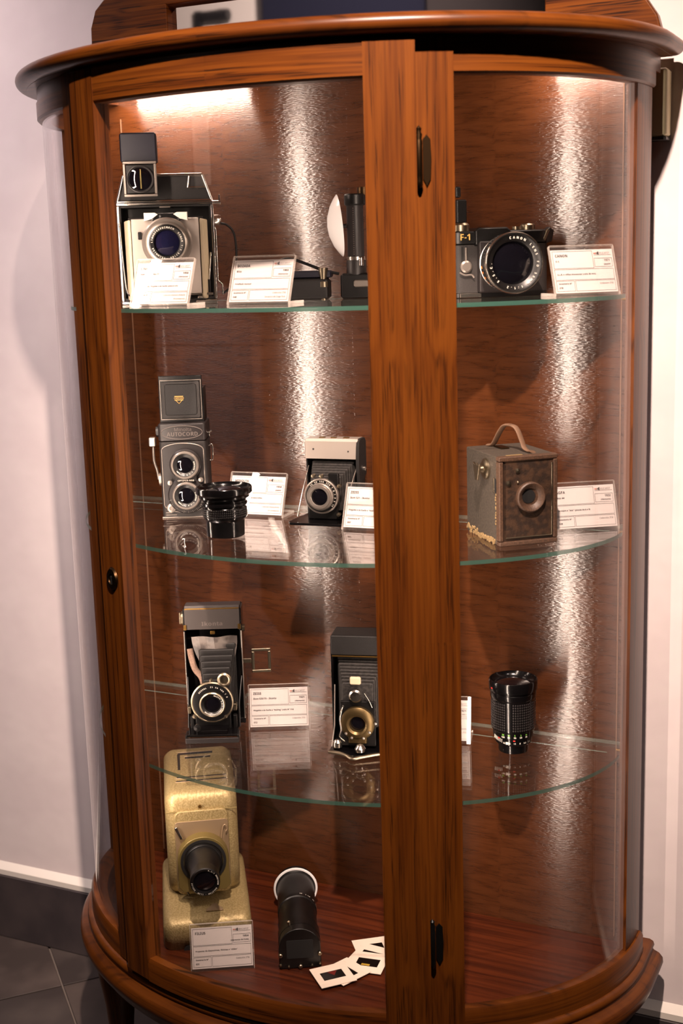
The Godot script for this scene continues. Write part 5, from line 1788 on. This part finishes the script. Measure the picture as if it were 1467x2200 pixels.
# a block whose side outline (z, y) is swept across x, drawn in at both ends so that its long edges are round
func rounded_block(o: Node, called: String, mt: Material, w: float, side: Array, r: float) -> void:
	var m := MB.new()
	var pl := PackedVector2Array()
	for q in side:
		pl.append(Vector2(q[0], q[1]))
	# soften the outline
	for pass_ in 2:
		var s := PackedVector2Array()
		for i in pl.size():
			var a := pl[i]
			var b := pl[(i + 1) % pl.size()]
			if a.y < 0.047 and b.y < 0.047 and (a.y < 0.001 or b.y < 0.001 or a.y == 0.045):
				s.append(a)
				if pass_ == 0:
					continue
				continue
			s.append(a.lerp(b, 0.22))
			s.append(a.lerp(b, 0.78))
		pl = s
	var cen := Vector2.ZERO
	for q in pl:
		cen += q / pl.size()
	var rings := []
	var xs := []
	var n := 8
	for k in n + 1:
		var a := PI / 2 * k / n
		xs.append([-w / 2 + r * (1.0 - sin(a)), r * (1.0 - cos(a))])
	xs.reverse()
	var prof := []
	for q in xs:
		prof.append(q)
	var right := []
	for q in xs:
		right.append([-q[0], q[1]])
	right.reverse()
	prof = []
	for k in range(n, -1, -1):
		prof.append([-w / 2 + r * (1.0 - cos(PI / 2 * k / n)) * 0.0 + r * (1.0 - sin(PI / 2 * (1.0 - float(k) / n))), r * (1.0 - cos(PI / 2 * (1.0 - float(k) / n)))])
	# prof runs from x inwards; build ends: inset r at x = -w/2, inset 0 at x = -w/2 + r
	prof = []
	for k in n + 1:
		var a := PI / 2 * k / n
		prof.append([-w / 2 + r * (1.0 - cos(a)), r * (1.0 - sin(a))])
	for k in n + 1:
		var a := PI / 2 * (n - k) / n
		prof.append([w / 2 - r * (1.0 - cos(a)), r * (1.0 - sin(a))])
	var en := []
	for i in pl.size():
		var d := pl[(i + 1) % pl.size()] - pl[i]
		en.append(Vector2(d.y, -d.x).normalized())
	var area := 0.0
	for i in pl.size():
		area += pl[i].cross(pl[(i + 1) % pl.size()])
	var sg := 1.0 if area > 0 else -1.0
	var vn := []
	for i in pl.size():
		vn.append(((en[(i + pl.size() - 1) % pl.size()] + en[i]).normalized()) * sg)
	for e in prof:
		var ring := []
		for i in pl.size():
			var q: Vector2 = pl[i] - vn[i] * e[1] * (0.0 if pl[i].y < 0.0455 and absf(vn[i].y) > 0.9 else 1.0)
			ring.append(Vector3(e[0], q.y, q.x))
		rings.append(ring)
	var cn := []
	for k in prof.size():
		var tx: float = 1.0 - prof[k][1] / r
		var ang := asin(clampf(tx, 0.0, 1.0))
		var s: float = -1.0 if k <= n else 1.0
		cn.append(Vector2(s * cos(ang), sin(ang)))
	for k in prof.size() - 1:
		for i in pl.size():
			var j := (i + 1) % pl.size()
			var ni := Vector3(cn[k].x, vn[i].y * cn[k].y, vn[i].x * cn[k].y).normalized()
			var nj := Vector3(cn[k].x, vn[j].y * cn[k].y, vn[j].x * cn[k].y).normalized()
			var ni2 := Vector3(cn[k + 1].x, vn[i].y * cn[k + 1].y, vn[i].x * cn[k + 1].y).normalized()
			var nj2 := Vector3(cn[k + 1].x, vn[j].y * cn[k + 1].y, vn[j].x * cn[k + 1].y).normalized()
			m.quad(rings[k][i], rings[k][j], rings[k + 1][j], rings[k + 1][i], ni, nj, nj2, ni2)
	for e in [0, prof.size() - 1]:
		var f := Vector3(-1 if e == 0 else 1, 0, 0)
		var flat := PackedVector2Array()
		for q in rings[e]:
			flat.append(Vector2(q.z, q.y))
		var tr := Geometry2D.triangulate_polygon(flat)
		for i in range(0, tr.size(), 3):
			m.tri(rings[e][tr[i]], rings[e][tr[i + 1]], rings[e][tr[i + 2]], f, f, f)
	part(called, m, mt, o)

func slide_copier() -> void:
	var o := thing("slide_copier", "black tube-shaped slide copier with a silver rear rim, lying on the bottom board", "slide copier", Vector3(0.000, S4, 0.272), 29.0)
	var y := 0.037
	part("tube", one_lathe(Z(0, y, -0.21), [0.0, 0.0, 0.036, 0.0, 0.036, 0.014, 0.033, 0.018, 0.0325, 0.09, 0.0335, 0.092, 0.0335, 0.104, 0.032, 0.106, 0.032, 0.168, 0.0345, 0.172, 0.0345, 0.2, 0.0, 0.2], 48), mats["black_metal"], o)
	var m := MB.new()
	m.lathe(Z(0, y, -0.196), P([0.0355, -0.002, 0.0385, -0.002, 0.0392, 0.0, 0.0385, 0.0016, 0.0355, 0.0016]), 48)
	part("rear_rim", m, mats["white_enamel"], o)
	m = MB.new()
	var arch := []
	for k in 19:
		var a := deg_to_rad(180.0 * k / 18.0)
		arch.append(Vector2(cos(a) * 0.034, 0.037 + sin(a) * 0.034))
	arch = arch + P([-0.0345, 0.001, 0.0345, 0.001])
	m.prism(T(0, 0, -0.012), arch, 0.0, 0.02, 0.002)
	part("front_block", m, mats["black_metal"], o)
	m = MB.new()
	m.prism(T(0, 0.035, 0.0075), round_rect(0.044, 0.032, 0.002), 0.0, 0.0012, 0.0002)
	part("window", m, mats["black_matte"], o)
	m = MB.new()
	for q in [[-0.032, 0.026, 0.0036], [0.032, 0.026, 0.0036], [0.0, 0.005, 0.0036], [-0.032, 0.009, 0.002], [-0.019, 0.006, 0.002], [0.019, 0.006, 0.002], [0.032, 0.009, 0.002]]:
		m.lathe(Z(q[0], q[1], 0.008), P([q[2], 0.0, q[2], 0.003, q[2] * 0.7, 0.0042, 0.0, 0.0042]), 16)
	m.lathe(T(-0.016, 0.068, -0.012), P([0.0, 0.0, 0.003, 0.0, 0.003, 0.006, 0.0, 0.008]), 14)
	part("screw", m, mats["old_nickel"], o)
	m = MB.new()
	var s := "1X  1.5X  2X  2.5X"
	for i in s.length():
		if s[i] == " ":
			continue
		m.text(Transform3D(Basis(Vector3(0, 0, 1), deg_to_rad(-10.0 - 4.4 * i)), Vector3(0, y, 0)) * T(0, 0.0337, -0.113, -90), s[i], 0.0028, 1)
	part("scale", m, mats["letter_white"], o)

func slides() -> void:
	# fanned out, the nearest on top
	var list := [
		[0.060, 0.2725, 46.0, "film_red", "nearest white slide of the fan, its film dark with a red patch"],
		[0.073, 0.2535, -24.0, "film_yellow", "second white slide of the fan, tilted, its film showing a small yellow shape"],
		[0.095, 0.213, 8.0, "film_yellow", "middle white slide of the fan, its dark film with a yellow bar"],
		[0.090, 0.189, -3.0, "", "fourth white slide of the fan, mostly covered, its film dark"],
		[0.0816, 0.163, 37.0, "", "farthest white slide of the fan, at the bottom of the pile"]]
	for k in list.size():
		var q: Array = list[k]
		var lift := 0.0013 * (list.size() - 1 - k)
		var o := thing("slide", q[4], "slide", Vector3(q[0] + 0.005, S4 + lift, q[1] + 0.012), q[2], "photographic slides fanned out on the bottom board")
		o.rotation_degrees.z = 0.0
		var m := MB.new()
		frame(m, T(0, 0.0006, 0, -90), 0.06, 0.06, 0.0115, 0.0012, 0.0003)
		part("mount", m, mats["slide_mount"], o)
		m = MB.new()
		m.box(T(0, 0.0005, 0), Vector3(0.038, 0.0004, 0.038), 0.0)
		part("film", m, mats["film"], o)
		m = MB.new()
		m.box(T(0, 0.0006, -0.0155), Vector3(0.0374, 0.0011, 0.0075), 0.0002)
		m.box(T(0, 0.0006, 0.0155), Vector3(0.0374, 0.0011, 0.0075), 0.0002)
		part("mask", m, mats["slide_mount"], o)
		if q[3] != "":
			m = MB.new()
			if k == 0:
				m.prism(T(0.002, 0.0008, -0.004, -90), P([-0.008, 0.006, 0.008, 0.006, 0.0, -0.006]), 0.0, 0.0002, 0.0)
			elif k == 1:
				m.prism(T(0.008, 0.0008, 0.0, -90), P([-0.006, 0.003, 0.002, 0.002, 0.006, -0.004, -0.002, -0.003]), 0.0, 0.0002, 0.0)
			else:
				m.box(T(-0.002, 0.0009, 0.0075), Vector3(0.014, 0.0002, 0.005), 0.0)
			part("picture_patch", m, mats[q[3]], o)

# ------------------------------------------------------------------ the printed cards in their acrylic holders
func cards() -> void:
	var it := "Inventario N°"
	card(Vector3(-0.184, S1, 0.301), 0.0, 22.0, ["LINHOF", "Super Technika IV", "1956", "(Alemania)", "Gran formato. Plegable o de fuelle (placa 6 x 9)", it, "005", "Colección Dámaso Alberto", "(En préstamo)"],
		"white printed card in front of the chrome-edged field camera")
	card(Vector3(-0.027, S1, 0.275), 1.0, 22.0, ["BOZADA", "Blitz", "1960", "(Alemania)", "Fotoflash manual", it, "048", "Colección: ITSI", "Donación de Diego Ruiz"],
		"white printed card on the top shelf, just left of the flash gun's cable")
	card(Vector3(0.425, S1, 0.098), 41.0, 20.0, ["CANON", "F-1", "1971", "(Japón)", "S.L.R. o réflex monocular (rollo 35 mm)", it, "018", "Colección: ITSI", ""],
		"white printed card beside the black single-lens reflex camera")
	card(Vector3(-0.137, S2, 0.118), 4.0, 22.0, ["MINOLTA", "Autocord", "1958", "(Japón)", "Réflex binocular o twin lens reflex", it, "022", "Colección Matsumoto", "(En préstamo)"],
		"white printed card behind the wide-angle converter lens")
	card(Vector3(0.101, S2, 0.166), 3.0, 22.0, ["ZEISS", "Ikon 521 - Ikonta", "1938", "(Alemania)", "Plegable o de fuelle o \"folding\" (rollo 120)", it, "007", "Colección: ITSI", ""],
		"white printed card beside the small silver-topped folding camera, cut by the door stile")
	card(Vector3(0.417, S2, 0.062), 34.0, 20.0, ["AGFA", "Box 44", "1932", "(Alemania)", "De cajón o \"box\" (placas de 6 x 9)", it, "028", "Colección: ITSI", ""],
		"white printed card right of the worn brown box camera")
	card(Vector3(-0.088, S3, 0.1485), 26.0, 14.0, ["ZEISS", "Ikon 520/15 - Ikonta", "1931", "(Alemania)", "Plegable o de fuelle o \"folding\" (rollo N° 116)", it, "012", "Colección: ITSI", ""],
		"white printed card right of the tall folding camera with torn bellows")
	card(Vector3(0.187, S3, 0.112), 15.0, 14.0, ["KODAK", "Autographic", "1921", "(EE.UU.)", "Plegable o de fuelle o \"folding\"", it, "014", "Colección: ITSI", ""],
		"white card almost hidden behind the door stile, left of the zoom lens")
	card(Vector3(-0.1115, S4, 0.3315), 30.0, 16.0, ["FILIUS", "", "1954", "(Alemania del Este)", "Proyector de diapositivas, filminas o \"slides\"", it, "031", "Colección: ITSI", ""],
		"white printed card leaning in front of the gold slide projector")

func card(p: Vector3, yaw: float, lean: float, t: Array, label: String) -> void:
	var o := thing("label_card", label, "card", p, yaw, "printed cards in acrylic holders")
	var w := 0.102
	var h := 0.076
	var tilt := T(0, 0.0, 0.0, -lean)
	var m := MB.new()
	m.box(tilt * T(0, h / 2, -0.0022), Vector3(w, h, 0.0022), 0.0)
	m.box(tilt * T(0, h / 2, 0.0012), Vector3(w, h, 0.0016), 0.0)
	m.box(T(0, 0.0022, -0.026), Vector3(w, 0.0044, 0.05), 0.0)
	part("acrylic_holder", m, mats["acrylic"], o)
	m = MB.new()
	for s in [-1, 1]:
		m.box(tilt * T(s * (w / 2 + 0.0004), h / 2, -0.0006), Vector3(0.0009, h, 0.0058), 0.0003)
		m.box(T(s * (w / 2 + 0.0003), 0.0022, -0.026), Vector3(0.0006, 0.0042, 0.05), 0.0)
	m.box(tilt * T(0, h + 0.0004, -0.0006), Vector3(w, 0.0009, 0.0058), 0.0003)
	m.box(T(0, 0.0022, -0.0515), Vector3(w, 0.0042, 0.0008), 0.0)
	part("polished_edge", m, mats["acrylic_edge"], o)
	var cy := 0.0375
	part("paper", one_box(tilt * T(0, cy, -0.0003), Vector3(w - 0.003, 0.0655, 0.0004), 0.0), mats["card"], o)
	# ruled boxes
	m = MB.new()
	var z := 0.0001
	var L := -0.047
	var R := 0.047
	var ln := 0.00035
	var rect := func(x0: float, y0: float, x1: float, y1: float) -> void:
		m.box(tilt * T((x0 + x1) / 2, y0, z), Vector3(x1 - x0, ln, 0.0002), 0.0)
		m.box(tilt * T((x0 + x1) / 2, y1, z), Vector3(x1 - x0, ln, 0.0002), 0.0)
		m.box(tilt * T(x0, (y0 + y1) / 2, z), Vector3(ln, y1 - y0, 0.0002), 0.0)
		m.box(tilt * T(x1, (y0 + y1) / 2, z), Vector3(ln, y1 - y0, 0.0002), 0.0)
	rect.call(L, 0.0420, 0.0165, 0.0680)
	rect.call(0.0185, 0.0435, R, 0.0565)
	rect.call(L, 0.0245, R, 0.0405)
	rect.call(L, 0.0075, -0.0185, 0.0230)
	rect.call(-0.0165, 0.0075, R, 0.0230)
	m.box(tilt * T(0.0328, 0.0616, z), Vector3(0.028, ln, 0.0002), 0.0)
	z = 0.0002
	m.text(tilt * T(L + 0.0035, 0.0612, z), t[0], 0.0040, 0)
	if t[1] != "":
		m.text(tilt * T(L + 0.0035, 0.0525, z), t[1], 0.0029, 0, true)
	m.text(tilt * T(R - 0.003, 0.0531, z), t[2], 0.0032, 2)
	m.text(tilt * T(R - 0.003, 0.0473, z), t[3], 0.0020 if t[3].length() < 14 else 0.0017, 2)
	var long: String = t[4]
	m.text(tilt * T(L + 0.0035, 0.0328, z), long, 0.00235 if long.length() < 44 else 0.00215, 0)
	m.text(tilt * T(L + 0.0035, 0.0188, z), t[5], 0.0018, 0)
	m.text(tilt * T(L + 0.0035, 0.0125, z), t[6], 0.0026, 0)
	m.text(tilt * T(R - 0.003, 0.0182, z), t[7], 0.0024, 2, false)
	if t[8] != "":
		m.text(tilt * T(R - 0.003, 0.0122, z), t[8], 0.0023, 2, false)
	part("print", m, mats["ink"], o)
	# the museum's mark: a row of shaded bars, an aperture and its name
	m = MB.new(true)
	var cols := [c8(176, 70, 60), c8(196, 120, 100), c8(150, 130, 120), c8(110, 100, 96)]
	for k in 4:
		m.col = cols[k].srgb_to_linear()
		m.box(tilt * T(0.0196 + k * 0.0016, 0.0640, z), Vector3(0.0014, 0.0014 + k * 0.0005, 0.0002), 0.0)
	m.col = c8(34, 32, 34).srgb_to_linear()
	m.prism(tilt * T(0.0263, 0.0642, z), P([-0.0012, -0.002, 0.0006, -0.0024, 0.0006, 0.0024, -0.0012, 0.002]), 0.0, 0.0002, 0.0)
	m.col = c8(120, 112, 110).srgb_to_linear()
	m.text(tilt * T(0.0275, 0.0641, z), "MUCAFOT", 0.0028, 0, false, 0.95)
	part("museum_mark", m, mats["logo_ink"], o)
